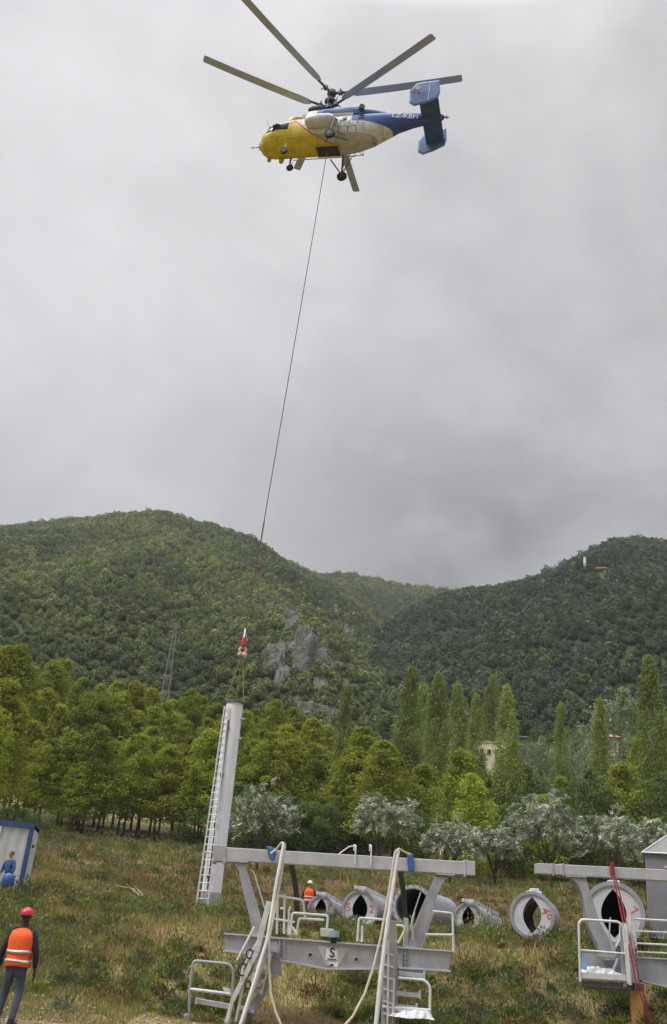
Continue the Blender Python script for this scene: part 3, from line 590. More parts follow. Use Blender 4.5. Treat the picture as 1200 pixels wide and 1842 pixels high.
# ------------------------------------------------------------ helicopter (axes: x forward, y to its left, z up; z = 0 under the wheels)
HR = Matrix(((-0.96878957, -0.24437781, 0.04154832), (0.24308321, -0.96941426, -0.0338608), (0.04855236, -0.02270429, 0.99856256)))
HT = np.array([-1.80501503, 43.28413291, 43.97173474])
FU = [(4.84, .20, 1.10, 1.50), (4.72, .50, .88, 1.78), (4.45, .76, .72, 2.05), (4.0, .90, .66, 2.3), (3.5, .94, .65, 2.55), (2.9, .95, .65, 2.75), (1.8, .95, .65, 2.8), (.6, .95, .65, 2.8), (-.5, .95, .68, 2.8), (-1.3, .92, .84, 2.85), (-2.1, .82, 1.10, 2.95), (-2.9, .66, 1.55, 3.0), (-3.6, .50, 1.92, 3.05), (-4.4, .39, 2.18, 3.05), (-5.2, .32, 2.36, 3.0), (-6.0, .24, 2.5, 2.95), (-6.25, .10, 2.65, 2.85)]
def fus_at(x):
    xs = [f[0] for f in FU][::-1]; return [float(np.interp(x, xs, [f[i] for f in FU][::-1])) for i in (1, 2, 3)]
def fus_pt(x, a, ex=3.0):
    w, zb, zt = fus_at(x); zc = zb + (zt - zb) * .52; c, s_ = math.cos(a), math.sin(a)
    k = (abs(c) ** ex + abs(s_) ** ex) ** (-1 / ex); y = w * k * c; z = zc + ((zt - zc) if s_ > 0 else (zc - zb)) * k * s_
    if s_ < 0: y *= 1 - .22 * min(1, -s_ * k) ** 1.5
    return (x, y, z)
def fus_y(x, z):
    best = None
    for i in range(-60, 61):
        a = i / 60 * 1.57; p = fus_pt(x, a)
        if best is None or abs(p[2] - z) < best[0]: best = (abs(p[2] - z), p[1])
    return best[1]
def livery():
    m = bpy.data.materials.new('yellow white and blue paint'); m.use_nodes = True; nt = m.node_tree; b = nt.nodes['Principled BSDF']
    tc = N(nt, 'ShaderNodeTexCoord'); sp = N(nt, 'ShaderNodeSeparateXYZ'); nt.links.new(tc.outputs['Object'], sp.inputs[0]); X, Z = sp.outputs[0], sp.outputs[2]
    fc = N(nt, 'ShaderNodeFloatCurve'); cv = fc.mapping.curves[0]; pts = [(0, .35), (.18, .36), (.28, .50), (.43, .643), (.73, .80), (.9, .87), (1, .9)]   # z/3.1 -> (x+3)/... border
    cv.points[0].location = pts[0]; cv.points[1].location = pts[-1]
    for q in pts[1:-1]: cv.points.new(*q)
    fc.mapping.update(); nt.links.new(math_(nt, 'DIVIDE', Z, 3.0), fc.inputs['Value'])
    bx = math_(nt, 'SUBTRACT', math_(nt, 'MULTIPLY', fc.outputs[0], 6.5), 2.75)        # x of the border
    d = math_(nt, 'SUBTRACT', X, bx)
    yel = math_(nt, 'GREATER_THAN', d, .07); red = math_(nt, 'GREATER_THAN', d, -.09)
    zt = math_(nt, 'ADD', 2.02, math_(nt, 'MULTIPLY', math_(nt, 'MINIMUM', math_(nt, 'ADD', X, 1.6), 0), .16))
    blue = math_(nt, 'MAXIMUM', math_(nt, 'MULTIPLY', math_(nt, 'GREATER_THAN', Z, zt), math_(nt, 'LESS_THAN', X, -.9)), math_(nt, 'LESS_THAN', X, -4.3))
    blue = math_(nt, 'MAXIMUM', blue, math_(nt, 'MULTIPLY', math_(nt, 'GREATER_THAN', Z, 2.86), math_(nt, 'LESS_THAN', X, 1.35)))
    dirt = noise(nt, tc.outputs['Object'], 2.2, 6, .65)
    white = ramp(nt, dirt, [(.35, (.50, .50, .48)), (.62, (.78, .78, .80))]); low = math_(nt, 'LESS_THAN', Z, 1.25)
    white = mixc(nt, math_(nt, 'MULTIPLY', low, .5), white, (.28, .24, .17))
    c = mixc(nt, blue, white, (.03, .10, .34)); c = mixc(nt, red, c, (.62, .10, .06))
    yl = ramp(nt, dirt, [(.3, (.50, .38, .015)), (.6, (.72, .56, .03))]); c = mixc(nt, yel, c, yl)
    # panel joints
    br = N(nt, 'ShaderNodeTexBrick'); br.inputs['Scale'].default_value = 1; br.inputs['Mortar Size'].default_value = .012; br.inputs['Brick Width'].default_value = 1.1; br.inputs['Row Height'].default_value = .62
    cb = N(nt, 'ShaderNodeCombineXYZ'); nt.links.new(X, cb.inputs[0]); nt.links.new(Z, cb.inputs[1]); nt.links.new(cb.outputs[0], br.inputs['Vector'])
    c = mixc(nt, math_(nt, 'MULTIPLY', br.outputs['Fac'], .55), c, (.08, .07, .05))
    nt.links.new(c, b.inputs['Base Color']); b.inputs['Roughness'].default_value = .38
    return m
def helicopter():
    root = bpy.data.objects.new('helicopter', None); COL.objects.link(root); OFF['helicopter'] = np.zeros(3)
    M4 = HR.to_4x4(); M4.translation = HT.tolist(); root.matrix_world = M4
    tag(root, 'yellow, white and blue twin rotor cargo helicopter hovering with a load on a long cable', 'helicopter')
    paint = livery(); blue = mat('blue paint', (.045, .115, .30), .4, 0, scale=2, col2=(.03, .08, .21)); lblue = mat('weathered light blue paint', (.15, .24, .48), .5, 0, scale=1.6, col2=(.09, .15, .36)); white = mat('white paint', (.66, .66, .66), .4, 0, scale=2, col2=(.5, .5, .48)); yel = mat('yellow paint', (.60, .44, .03), .4, 0, scale=2, col2=(.42, .30, .02))
    gls = mat('dark window glass', (.02, .025, .03), .12, 0, scale=1); blade = mat('grey rotor blade', (.42, .47, .62), .5, 0, scale=2, var=.06)
    mb = MB(); xs = np.concatenate([np.linspace(4.84, 4.4, 7), np.linspace(4.2, -6.0, 52), [-6.15, -6.25]])
    mb.rings([[fus_pt(x, 2 * math.pi * k / 40) for k in range(40)] for x in xs]); fu = obj('fuselage', mb, paint, root, smooth=True, local=True)
    def loft(name, rows, ex, m, n=24):
        mb = MB(); R_ = []
        for x, w, zb, zt in rows:
            zc = (zb + zt) / 2; r = []
            for k in range(n):
                a = 2 * math.pi * k / n; c, s_ = math.cos(a), math.sin(a); q = (abs(c) ** ex + abs(s_) ** ex) ** (-1 / ex); r.append((x, w * q * c, zc + (zt - zb) / 2 * q * s_))
            R_.append(r)
        mb.rings(R_); return obj(name, mb, m, root, smooth=True, local=True)
    eh = loft('engine_housing', [(2.35, .55, 2.55, 3.15), (2.25, .66, 2.5, 3.3), (1.8, .74, 2.5, 3.42), (.8, .77, 2.5, 3.5), (0, .77, 2.5, 3.52), (-1.2, .72, 2.5, 3.45), (-2.2, .55, 2.6, 3.32), (-2.9, .32, 2.7, 3.2), (-3.3, .12, 2.85, 3.1)], 3.2, paint)
    loft('nose_cowl', [(3.3, .42, 2.5, 3.0), (3.15, .5, 2.45, 3.22), (2.75, .52, 2.45, 3.3), (2.45, .46, 2.45, 3.25)], 3.5, yel)
    for y in (.42, -.42):
        mb = MB(); mb.tube([(2.0, y, 3.45), (1.75, y, 3.5), (1.25, y, 3.5), (1.1, y, 3.45)], [.2, .3, .3, .22], 16); obj('air_intake', mb, BLACK, root, smooth=True, local=True)
    for y in (.72, -.72):
        mb = MB(); mb.tube([(-1.3, y * .9, 3.12), (-1.45, y * 1.28, 3.12)], .17, 14); obj('exhaust', mb, DSTEEL, root, smooth=True, local=True)
    mb = MB(); mb.box((-.6, .2, 3.53), (.9, .5, .1)); mb.box((-1.6, -.1, 3.44), (.5, .4, .14)); mb.box((.1, -.35, 3.54), (.4, .2, .08)); obj('roof_vents', mb, DSTEEL, root, local=True)
    # tanks on the flanks
    for sy in (1, -1):
        mb = MB(); mb.tube([(1.82, sy * 1.1, 1.92), (1.72, sy * 1.12, 1.92), (1.5, sy * 1.14, 1.92), (.35, sy * 1.14, 1.92), (.15, sy * 1.12, 1.92), (.05, sy * 1.1, 1.92)], [.18, .34, .42, .42, .33, .15], 18); obj('side_tank', mb, white, root, smooth=True, local=True)
    # windows
    def patch(name, pts, off=.015, par=None):
        """pane laid on the fuselage side; pts are (x, z) corners"""
        out = []
        for sy in (1, -1):
            mb = MB(); g = 6; vs = []
            for i in range(g + 1):
                for j in range(g + 1):
                    u, v = i / g, j / g; p = (np.array(pts[0]) * (1 - u) + np.array(pts[1]) * u) * (1 - v) + (np.array(pts[3]) * (1 - u) + np.array(pts[2]) * u) * v
                    vs.append((p[0], sy * (fus_y(p[0], p[1]) + off), p[1]))
            mb.add(vs, [(i * (g + 1) + j, (i + 1) * (g + 1) + j, (i + 1) * (g + 1) + j + 1, i * (g + 1) + j + 1) for i in range(g) for j in range(g)])
            o = obj(name, mb, gls, root, smooth=True, local=True); sd_ = o.modifiers.new('Solidify', 'SOLIDIFY'); sd_.thickness = .02; out.append(o)
        return out
    patch('cockpit_window', [(4.35, 1.62), (3.75, 1.62), (3.7, 2.2), (4.12, 2.1)])
    patch('door_window', [(3.5, 1.68), (2.95, 1.68), (2.95, 2.25), (3.5, 2.25)])
    patch('cabin_window', [(-.35, 2.05), (-.62, 2.05), (-.62, 2.35), (-.35, 2.35)]); patch('cabin_window', [(-1.3, 2.2), (-1.62, 2.2), (-1.62, 2.5), (-1.3, 2.5)])
    mb = MB()
    for sy in (1, -1): mb.add([(4.55, sy * .05, 1.72), (4.55, sy * .55, 1.68), (4.12, sy * .72, 2.2), (4.02, sy * .05, 2.36)], [(0, 1, 2, 3)])
    w_ = obj('windscreen', mb, gls, root, local=True); q = w_.modifiers.new('Solidify', 'SOLIDIFY'); q.thickness = .06; q.offset = 0
    mb = MB(); mb.ell((3.68, .93, 1.95), (.28, .16, .24)); obj('bubble_window', mb, gls, root, smooth=True, local=True)
    # belly: open hatch for the sling, skids, lamp, aerials
    mb = MB(); mb.box((.5, .06, .655), (1.35, .82, .05)); h_ = obj('sling_hatch', mb, DARKI, root, local=True)
    mb = MB()
    for x in (-.2, 1.2): mb.box((x, .06, .62), (.05, .9, .06))
    for y in (-.38, .5): mb.box((.5, y, .62), (1.45, .05, .06))
    obj('hatch_frame', mb, yel, h_, local=True)
    mb = MB(); mb.tube([(4.3, -.35, .72), (4.3, -.35, .5)], [.14, .11], 12); mb.tube([(3.55, -.45, .68), (3.55, -.45, .45)], [.17, .13], 12); obj('landing_light', mb, yel, root, smooth=True, local=True)
    mb = MB(); mb.tube([(4.8, 0, 1.3), (5.5, 0, 1.3)], [.03, .02], 6); mb.box((5.35, 0, 1.3), (.03, .22, .03)); mb.box((4.86, 0, 1.32), (.12, .34, .3)); obj('nose_probe', mb, DSTEEL, root, local=True)
    mb = MB(); mb.tube([(4.3, .4, 2.2), (4.55, .55, 2.9)], .012, 5); mb.tube([(-2.2, 0, 1.15), (-2.35, 0, .8)], [.05, .02], 6); mb.tube([(-2.6, 0, 3.2), (-2.6, 0, 3.6)], .015, 5); obj('aerials', mb, DSTEEL, root, local=True)
    # door rail and side line, winch frame on the flank
    mb = MB()
    for sy in (1, -1): mb.tube([(3.0, sy * .93, 1.02), (-.9, sy * .93, 1.05)], .03, 6)
    obj('side_rail', mb, yel, root, local=True)
    mb = MB()
    for sy in (1, -1):
        for x in (-.25, -.8, -1.3): mb.tube([(x, sy * .9, 1.1), (x, sy * 1.2, 1.35), (x, sy * .92, 2.1)], .022, 5)
        mb.tube([(-.2, sy * 1.2, 1.35), (-1.35, sy * 1.2, 1.35)], .022, 5); mb.tube([(-.2, sy * .95, 2.1), (-1.35, sy * 1.2, 1.35)], .018, 5)
    obj('side_rack', mb, DSTEEL, root, local=True)
    # wheels
    def wheel(p, r, w, par):
        mb = MB(); n = 24
        pr = [(-w / 2, r * .72), (-w / 2, r * .9), (-w * .3, r), (w * .3, r), (w / 2, r * .9), (w / 2, r * .72)]
        mb.rings([[(p[0] + q * math.cos(6.2832 * k / n), p[1] + y, p[2] + q * math.sin(6.2832 * k / n)) for k in range(n)] for y, q in pr]); ob = obj('wheel', mb, BLACK, par, smooth=True, local=True)
        mb = MB(); mb.tube([(p[0], p[1] - w * .56, p[2]), (p[0], p[1] + w * .56, p[2])], r * .45, 14); obj('hub', mb, DSTEEL, ob, smooth=True, local=True)
    for sy in (1, -1):
        mb = MB(); hub = np.array([0, sy * 1.62, .32]); mb.tube([hub, (0, sy * 1.55, 1.1), (0, sy * 1.3, 1.9)], [.05, .075, .075], 10); mb.tube([hub, (.55, sy * .72, .72)], .04, 8); mb.tube([hub, (-.75, sy * .72, .75)], .04, 8); mb.tube([(0, sy * 1.3, 1.9), (.0, sy * .9, 2.2)], .06, 8); mb.tube([(0, sy * 1.58, .8), (-.6, sy * .8, 1.1)], .025, 6)
        mb.tube([hub, hub + np.array([0, sy * .2, 0])], .05, 8); g = obj('main_gear', mb, DSTEEL, root, smooth=True, local=True); wheel((0, sy * 1.75, .31), .31, .2, g)
        mb = MB(); hub = np.array([3.02, sy * .6, .24]); mb.tube([hub, (3.02, sy * .58, .6), (3.0, sy * .58, .95)], [.04, .055, .075], 10); mb.tube([hub, (2.85, sy * .6, .5)], .025, 6); g = obj('nose_gear', mb, white if sy > 0 else DSTEEL, root, smooth=True, local=True); wheel((3.02, sy * .7, .22), .22, .14, g)
    # rotor mast and blades
    mb = MB(); mb.tube([(.9, 0, 3.4), (.9, 0, 3.75), (.9, 0, 3.8)], [.42, .3, .15], 16); mb.tube([(.9, 0, 3.7), (.9, 0, 5.45)], .11, 12); mb.tube([(.9, 0, 3.95), (.9, 0, 4.2)], .3, 14); mb.tube([(.9, 0, 5.2), (.9, 0, 5.42)], .28, 14); mb.tube([(.9, 0, 4.55), (.9, 0, 4.68)], .36, 14)
    for k in range(3):
        a = math.radians(60 + 120 * k + 25); c, s_ = math.cos(a), math.sin(a); mb.tube([(.9 + .33 * c, .33 * s_, 4.6), (.9 + .38 * c, .38 * s_, 5.15)], .03, 6); mb.tube([(.9 + .33 * c, .33 * s_, 4.6), (.9 + .4 * c, .4 * s_, 4.15)], .03, 6)
    obj('rotor_mast', mb, DSTEEL, root, smooth=True, local=True)
    for z0, azs, tw in ((4.1, (30, 150, 270), 1), (5.3, (60, 180, 300), -1)):
        for a in azs:
            a = math.radians(a); c, s_ = math.cos(a), math.sin(a); r = np.array([c, s_, 0]); t = np.array([-s_, c, 0]) * tw; o_ = np.array([.9, 0, z0])
            mb = MB(); rg = []
            for R_, ch in ((1.15, .26), (1.5, .48), (2.2, .5), (4, .5), (6, .5), (7.85, .5), (7.95, .4)):
                dz = .045 * (R_ - 1) + .004 * R_ * R_; p = o_ + r * R_ + np.array([0, 0, dz]); th = .16 - .012 * R_; tt = t * math.cos(th) + np.array([0, 0, 1]) * math.sin(th); nn = np.cross(tt, r); nn = nn / np.linalg.norm(nn)
                rg.append([p + tt * ch * (.3 - x) + nn * ch * y for x, y in ((0, 0), (.1, .05), (.35, .06), (1, .004), (1, -.004), (.35, -.04), (.1, -.035))])
            mb.rings(rg); b = obj('rotor_blade', mb, blade, root, smooth=True, local=True)
            mb = MB(); mb.tube([o_ + r * .2, o_ + r * 1.25 + np.array([0, 0, .02])], [.09, .07], 10); mb.box(o_ + r * .55, (.24, .24, .2)); mb.tube([o_ + r * .6, o_ + r * .62 + t * .35], .035, 6); obj('blade_grip', mb, DSTEEL, b, smooth=True, local=True)
    # tail
    mb = MB(); mb.prism([(-4.95, 0, 2.6), (-5.2, 0, 2.66), (-5.6, 0, 2.68), (-6.1, 0, 2.6), (-5.6, 0, 2.55), (-5.2, 0, 2.54)], (0, 1.86, 0)); mb.prism([(-4.95, 0, 2.6), (-5.2, 0, 2.66), (-5.6, 0, 2.68), (-6.1, 0, 2.6), (-5.6, 0, 2.55), (-5.2, 0, 2.54)], (0, -1.86, 0)); obj('stabiliser', mb, blue, root, local=True, bevel=.01)
    for sy in (1, -1):
        f_ = [(-4.46, 2.97), (-4.8, 3.5), (-5.2, 3.62), (-6.1, 3.71), (-6.2, 2.8), (-6.12, 2.35), (-5.5, 2.02), (-4.8, 1.8), (-4.49, 2.04)]
        tow = lambda x: sy * (1.87 + (x + 5.3) * .06)
        mb = MB(); n = len(f_); cx, cz = -5.3, 2.75; vs = []
        for k_, off in ((1.0, .012), (.86, .06), (.86, -.06), (1.0, -.012)):
            vs.append([(cx + (x - cx) * k_, tow(x) + off, cz + (z - cz) * k_) for x, z in f_])
        mb.rings([vs[3], vs[0]], cap=False); o0 = len(mb.v); mb.rings([vs[0], vs[1]], cap=False); mb.rings([vs[2], vs[3]], cap=False); mb.add(vs[1], [tuple(range(n))]); mb.add(vs[2], [tuple(range(n))[::-1]])
        fin = obj('tail_fin', mb, lblue, root, local=True)
        mb = MB(); mb.prism([(-5.55, tow(-5.5) + sy * .066, 2.15), (-5.6, tow(-5.5) + sy * .066, 2.15), (-5.6, tow(-5.5) + sy * .066, 3.55), (-5.55, tow(-5.5) + sy * .066, 3.55)], (0, sy * .006, 0)); obj('rudder_joint', mb, white, fin, local=True)
        mb = MB(); mb.tube([(-4.9, tow(-4.9) + sy * .05, 3.12), (-4.9, tow(-4.9) + sy * .072, 3.12)], .16, 16); mb.box((-4.72, tow(-4.7) + sy * .06, 2.75), (.1, .02, .1), mi=1); mb.box((-5.0, tow(-5) + sy * .065, 2.72), (.12, .02, .12), mi=1); obj('fin_emblem', mb, [mat('pale emblem', (.5, .42, .5), .5, 0), mat('dark emblem', (.10, .04, .06), .5, 0)], fin, local=True)
    mb = MB(); mb.tube([(-6.2, 0, 2.75), (-6.55, 0, 2.72)], [.05, .03], 8); mb.box((-6.4, 0, 2.75), (.05, .25, .05)); obj('tail_lamp', mb, DSTEEL, root, local=True)
    # registration on the boom and a few stripes
    vs, fs = text_mesh('LZ-KBH', .46, .012); w0 = max(v[0] for v in vs) - min(v[0] for v in vs); k = 1.5 / w0
    for sy in (1, -1):
        mb = MB(); pts = []
        for v in vs: x = -4.0 - sy * v[0] * k; z = 2.58 + v[1] * k * .95; pts.append((x, sy * (fus_y(x, z) + .014), z))
        mb.add(pts, fs); obj('registration', mb, mat('white lettering', (.7, .72, .8), .5, 0), root, local=True)
    mb = MB(); mb.tube([(.55, .1, .66), (.55, .1, .3)], .03, 8); mb.ell((.55, .1, .3), (.07, .07, .09)); obj('cargo_hook', mb, REDP, root, smooth=True, local=True)
    return root
helicopter()
# ------------------------------------------------------------ the load: hanging tower tube, hook, slings, cable
def load():
    TB = P(376, 1640, 42); TT = P(423, 1262, 42); HK = P(437, 1168, 42); TB[2] -= .3
    top = TT.copy(); bot = TB.copy(); ax = (top - bot); L = np.linalg.norm(ax); ax /= L
    root = thing('tower_tube', bot, 'white galvanised tower tube with a ladder, hanging upright from the helicopter cable', 'tower section')
    r0, r1 = .40, .37; xr = np.cross([0, 1, 0], ax); xr /= np.linalg.norm(xr); yr = np.cross(ax, xr)
    def ring(h, r, n=40): return [bot + ax * h + (xr * math.cos(6.2832 * k / n) + yr * math.sin(6.2832 * k / n)) * r for k in range(n)]
    wh = mat('new zinc tube', (.88, .88, .94), .30, .0, scale=1.6, col2=(.74, .74, .81), bump=.05)
    mb = MB(); mb.rings([ring(1.0, r0), ring(L - .1, r1)]); tube_ = obj('tube', mb, wh, root, smooth=True)
    mb = MB(); mb.rings([ring(0, .47), ring(1.02, .405)]); mb.tube([bot - ax * .03, bot + ax * .04], .52, 36)
    for k in range(8):
        a = 6.2832 * k / 8; d = xr * math.cos(a) + yr * math.sin(a); mb.prism([bot + d * .45 + ax * .04, bot + d * .51 + ax * .04, bot + d * .42 + ax * .5], np.cross(ax, d) * .015)
    obj('base_socket', mb, STEEL, root, smooth=True)
    mb = MB(); mb.tube([top - ax * .1, top - ax * .03], .43, 36); mb.tube([top - ax * .03, top], .43, 36)
    obj('top_flange', mb, DSTEEL, root, smooth=False, bevel=.01)
    # ladder on the left side; its upper end is turned away from us
    o0, o1, i0, i1 = P(351, 1640, 41.55), P(404, 1270, 41.95), P(373, 1640, 41.45), P(411.5, 1270, 41.62); o0[2] -= .25; i0[2] -= .25
    la = lambda t, k: (o0 * (1 - t) + o1 * t) * (1 - k) + (i0 * (1 - t) + i1 * t) * k
    mb = MB()
    for k in (0, 1): mb.quadbox(la(0, k), la(1, k), .055, .055, up=(0, 1, 0))
    n = int(L / .30)
    for k in range(n): mb.tube([la((k + .5) / n, 0), la((k + .5) / n, 1)], .018, 6)
    ld = obj('ladder', mb, WSTEEL, root)
    for k in range(5):
        t = .08 + .21 * k
        for q in (0, 1): mb = MB(); a = la(t, q); mb.quadbox(a, bot + ax * (t * L) + (a - bot - ax * (t * L)) * .35, .03, .05, up=ax); obj('bracket', mb, STEEL, ld)
    mb = MB(); dc = -xr * .35 - yr * .93; dc /= np.linalg.norm(dc); cb = lambda h: bot + ax * h + dc * (.43 - .003 * h); mb.tube([cb(1.1), cb(L - .9)], .028, 8)
    for k in range(4): h = 1.6 + k * 2.0; mb.box(cb(h), (.14, .1, .14))
    obj('safety_rail', mb, DSTEEL, root)
    mb = MB(); de = xr * .93 - yr * .36
    for h in (L - .75, L - 1.6): mb.tube([bot + ax * h + de * .36, bot + ax * h + de * .47], .035, 8); mb.box(bot + ax * h + de * .47, (.12, .1, .06))
    obj('eye_bolt', mb, WSTEEL, root)
    # slings
    legs = [(-xr * .40 - yr * .1), (xr * .38 - yr * .1), (yr * .38)]
    for k, d in enumerate(legs):
        mb = MB(); a = top + d; b = HK - ax * .35 + d * .06; mb.tube([a, (a + b) / 2 + d * .03, b], .022, 6); mb.torus(a + ax * .02, .05, .018, n=12, m=5)
        lab = ['olive lifting sling on the left edge of the hanging tower tube', 'olive lifting sling on the right edge of the hanging tower tube', 'olive lifting sling on the far side of the hanging tower tube'][k]
        tag(obj('lifting_sling', mb, mat('olive webbing', (.26, .24, .09), .8, 0, scale=10), smooth=True), lab, 'sling', 'slings holding the hanging tower tube')
    # hook block
    root = thing('hook_block', HK - ax * .35, 'red and white swivel hook block between the long cable and the slings', 'hook')
    wr = mat('worn pale casing', (.66, .52, .46), .5, 0, scale=9, col2=(.5, .16, .12))
    mb = MB(); c = HK; M_ = np.array([xr, ax, np.cross(xr, ax)]).T
    mb.torus(c - ax * .05, .14, .06, M_, 20, 8); mb.ell(c - ax * .26 + xr * .1, (.13, .11, .12)); mb.ell(c - ax * .26 - xr * .12, (.11, .1, .11)); obj('swivel_ring', mb, wr, root, smooth=True)
    mb = MB(); mb.tube([c + ax * .12, c + ax * .26, c + ax * .5, c + ax * .7], [.11, .13, .10, .04], 14); obj('weight', mb, REDP, root, smooth=True)
    mb = MB(); mb.tube([c + ax * .5 - yr * .17, c + ax * .95], [.03, .04], 8); mb.tube([c + ax * .4 + xr * .15, c + ax * .86], .025, 6); obj('pale_strap', mb, WSTEEL, root)
    mb = MB(); mb.torus(c - ax * .42, .07, .03, M_, 14, 6); obj('shackle', mb, mat('green shackle', (.04, .22, .11), .5, 0), root, smooth=True)
    hk = np.array(HR @ Vector((.55, .1, .1))) + HT; s0 = c + ax * .9; mid = s0 + (hk - s0) * .085
    root = thing('long_line', s0, 'thin steel cable running from the helicopter belly down to the hook block', 'cable')
    n = 24; cv = lambda t: s0 + (hk - s0) * t + np.array([.0, 0, -.25 * math.sin(math.pi * t)])
    mb = MB(); mb.tube([cv(i / n) for i in range(n + 1)], .021, 8); obj('steel_rope', mb, mat('dark wire rope', (.06, .055, .055), .6, .3), root, smooth=True)
    mb = MB(); mb.tube([cv(t) + xr * .03 for t in np.linspace(0, .19, 8)], .017, 8); obj('red_tail_rope', mb, mat('faded red rope', (.30, .11, .08), .8, 0), root, smooth=True)
load()

# ------------------------------------------------------------ chairlift crossarm frames
def T_(mb, pts, r, Y=24., n=8, mi=0):
    mb.tube([A(p[0], p[1], p[2] if len(p) > 2 else Y) for p in pts], r, n, mi=mi); return mb
def bar(mb, a, b, w, d, Y=24., mi=0):
    """flat bar between two points of the plane y = Y: w tall in the picture plane, d deep"""
    mb.quadbox(A(a[0], a[1], Y), A(b[0], b[1], Y), d, w, up=np.cross(A(b[0], b[1], Y) - A(a[0], a[1], Y), (0, 1, 0)), mi=mi); return mb
def face(mb, poly, Y, depth, mi=0):
    mb.prism([A(x, y, Y) for x, y in poly], (0, depth, 0), mi); return mb
def rounded(pts, r=5, n=4):
    """round the corners of a polyline given in the same plane"""
    out = [pts[0]]
    for i in range(1, len(pts) - 1):
        a, b, c = map(lambda q: np.array(q, float), (pts[i - 1], pts[i], pts[i + 1])); u = (a - b) / np.linalg.norm(a - b); v = (c - b) / np.linalg.norm(c - b)
        p, q = b + u * r, b + v * r
        for k in range(n + 1):
            t = k / n; out.append(tuple(p * (1 - t) ** 2 + b * 2 * t * (1 - t) + q * t * t))
    out.append(pts[-1]); return out
def crossarm_left():
    Y = 24.; root = thing('crossarm_frame', (A(608, 1842, Y)[0], Y, .0), 'big galvanised chairlift crossarm frame with stairs at both ends and a number plate', 'steel frame')
    mb = MB(); face(mb, [(388, 1523), (846, 1550), (846, 1574), (388, 1546)], Y, .34); obj('top_beam', mb, STEEL2, root, bevel=.012)
    mb = MB(); face(mb, [(383, 1519.5), (406, 1521), (406, 1550), (383, 1548.5)], Y - .03, .42); face(mb, [(381, 1545), (387, 1545), (387, 1552), (381, 1552)], Y - .05, .46); face(mb, [(400, 1546), (407, 1546), (407, 1554), (400, 1553)], Y - .05, .46); obj('beam_collar', mb, STEEL, root, bevel=.01)
    mb = MB(); face(mb, [(838, 1548), (855, 1549), (855, 1574.5), (838, 1573.5)], Y - .02, .38); face(mb, [(835, 1546.5), (838, 1546.5), (838, 1577), (835, 1577)], Y - .04, .42); obj('beam_end', mb, STEEL2, root, bevel=.008)
    mb = MB()
    for x in (640, 668): T_(mb, rounded([(x - 1, 1552 + .058 * (x - 608), Y - .03), (x, 1522, Y - .03), (x - 3, 1519, Y + .1), (x - 3, 1530, Y + .36)], 2), .018)
    T_(mb, [(641, 1521), (628, 1523), (618, 1530), (610, 1536)], .014, Y + .1); obj('beam_hook', mb, WSTEEL, root, smooth=True)
    mb = MB(); face(mb, [(402, 1547), (446, 1549.5), (446, 1552.5), (402, 1550)], Y - .02, .4); face(mb, [(418, 1551), (440, 1552), (452, 1590), (471, 1655), (476, 1684), (455, 1683), (449, 1650), (436, 1600), (430, 1568)], Y + .02, .26); obj('arm', mb, STEEL, root, bevel=.012)
    mb = MB(); face(mb, [(784, 1571), (818, 1573), (818, 1576), (784, 1574)], Y - .02, .4); face(mb, [(782, 1577), (806, 1578), (795, 1592), (780, 1630), (756, 1707), (731, 1706), (757, 1640), (774, 1598)], Y + .02, .26); obj('arm', mb, STEEL, root, bevel=.012)
    mb = MB(); face(mb, [(728, 1650), (735, 1652), (734, 1704), (728, 1704)], Y + .0, .3); T_(mb, [(757, 1605), (742, 1650), (738, 1672)], .015, Y - .03); T_(mb, [(746, 1640), (741, 1662), (744, 1690)], .02, Y - .05); obj('arm_gusset', mb, STEEL2, root)
    # lower beam: web, flanges, haunch, splice plates
    web = [(405, 1681), (500, 1689), (700, 1704), (812, 1713), (808, 1746), (720, 1741), (668, 1742), (583, 1742), (537, 1733), (502, 1726), (502, 1721), (404, 1710)]
    mb = MB(); face(mb, web, Y, .42); lb = obj('lower_beam', mb, STEEL, root, bevel=.01)
    mb = MB()
    for a, b in (((404, 1679.5), (500, 1687.5)), ((500, 1687.5), (700, 1703)), ((700, 1703), (813, 1711.5)), ((403, 1710), (500, 1721)), ((503, 1726.5), (583, 1742)), ((583, 1742.5), (700, 1742.5)), ((716, 1740.5), (808, 1746.5))): mb.quadbox(A(a[0], a[1], Y + .2), A(b[0], b[1], Y + .2), .5, .035)
    obj('flange', mb, STEEL2, lb, bevel=.004)
    for xs_, bx in (((502, 510), (505.5,)), ((722, 728), (725, 731))):
        mb = MB()
        for x in xs_: y = 1687 + (x - 502) * .083; face(mb, [(x, y), (x + 2.4, y), (x + 2.4, y + 38), (x, y + 38)], Y - .035, .03)
        for x in bx:
            for k in range(4): mb.box(A(x, 1694 + (x - 505) * .078 + k * 8, Y - .03), (.03, .04, .03), mi=1)
        obj('splice_plate', mb, [STEEL, DSTEEL], lb)
    mb = MB()
    for x, y in ((558, 1718), (641, 1726)): mb.tube([A(x, y, Y - .006), A(x, y, Y + .02)], .048, 16)
    obj('lightening_hole', mb, DARKI, lb)
    mb = MB()
    for x, y in ((558, 1718), (641, 1726)): mb.torus(A(x, y, Y - .008), .052, .008, np.array([[1, 0, 0], [0, 0, 1], [0, 1, 0]]), 16, 5)
    obj('hole_rim', mb, STEEL2, lb)
    mb = MB(); face(mb, [(571, 1701), (627, 1706), (609, 1738), (587, 1737)], Y - .012, .012); obj('stiffener_plate', mb, STEEL2, lb)
    mb = MB(); face(mb, [(587, 1706), (608, 1708), (607, 1728), (586, 1727)], Y - .02, .008); face(mb, [(591, 1730), (609, 1731), (607, 1740), (597, 1740)], Y - .02, .008); pl = obj('number_plate', mb, mat('white plate', (.8, .8, .8), .5, 0), lb)
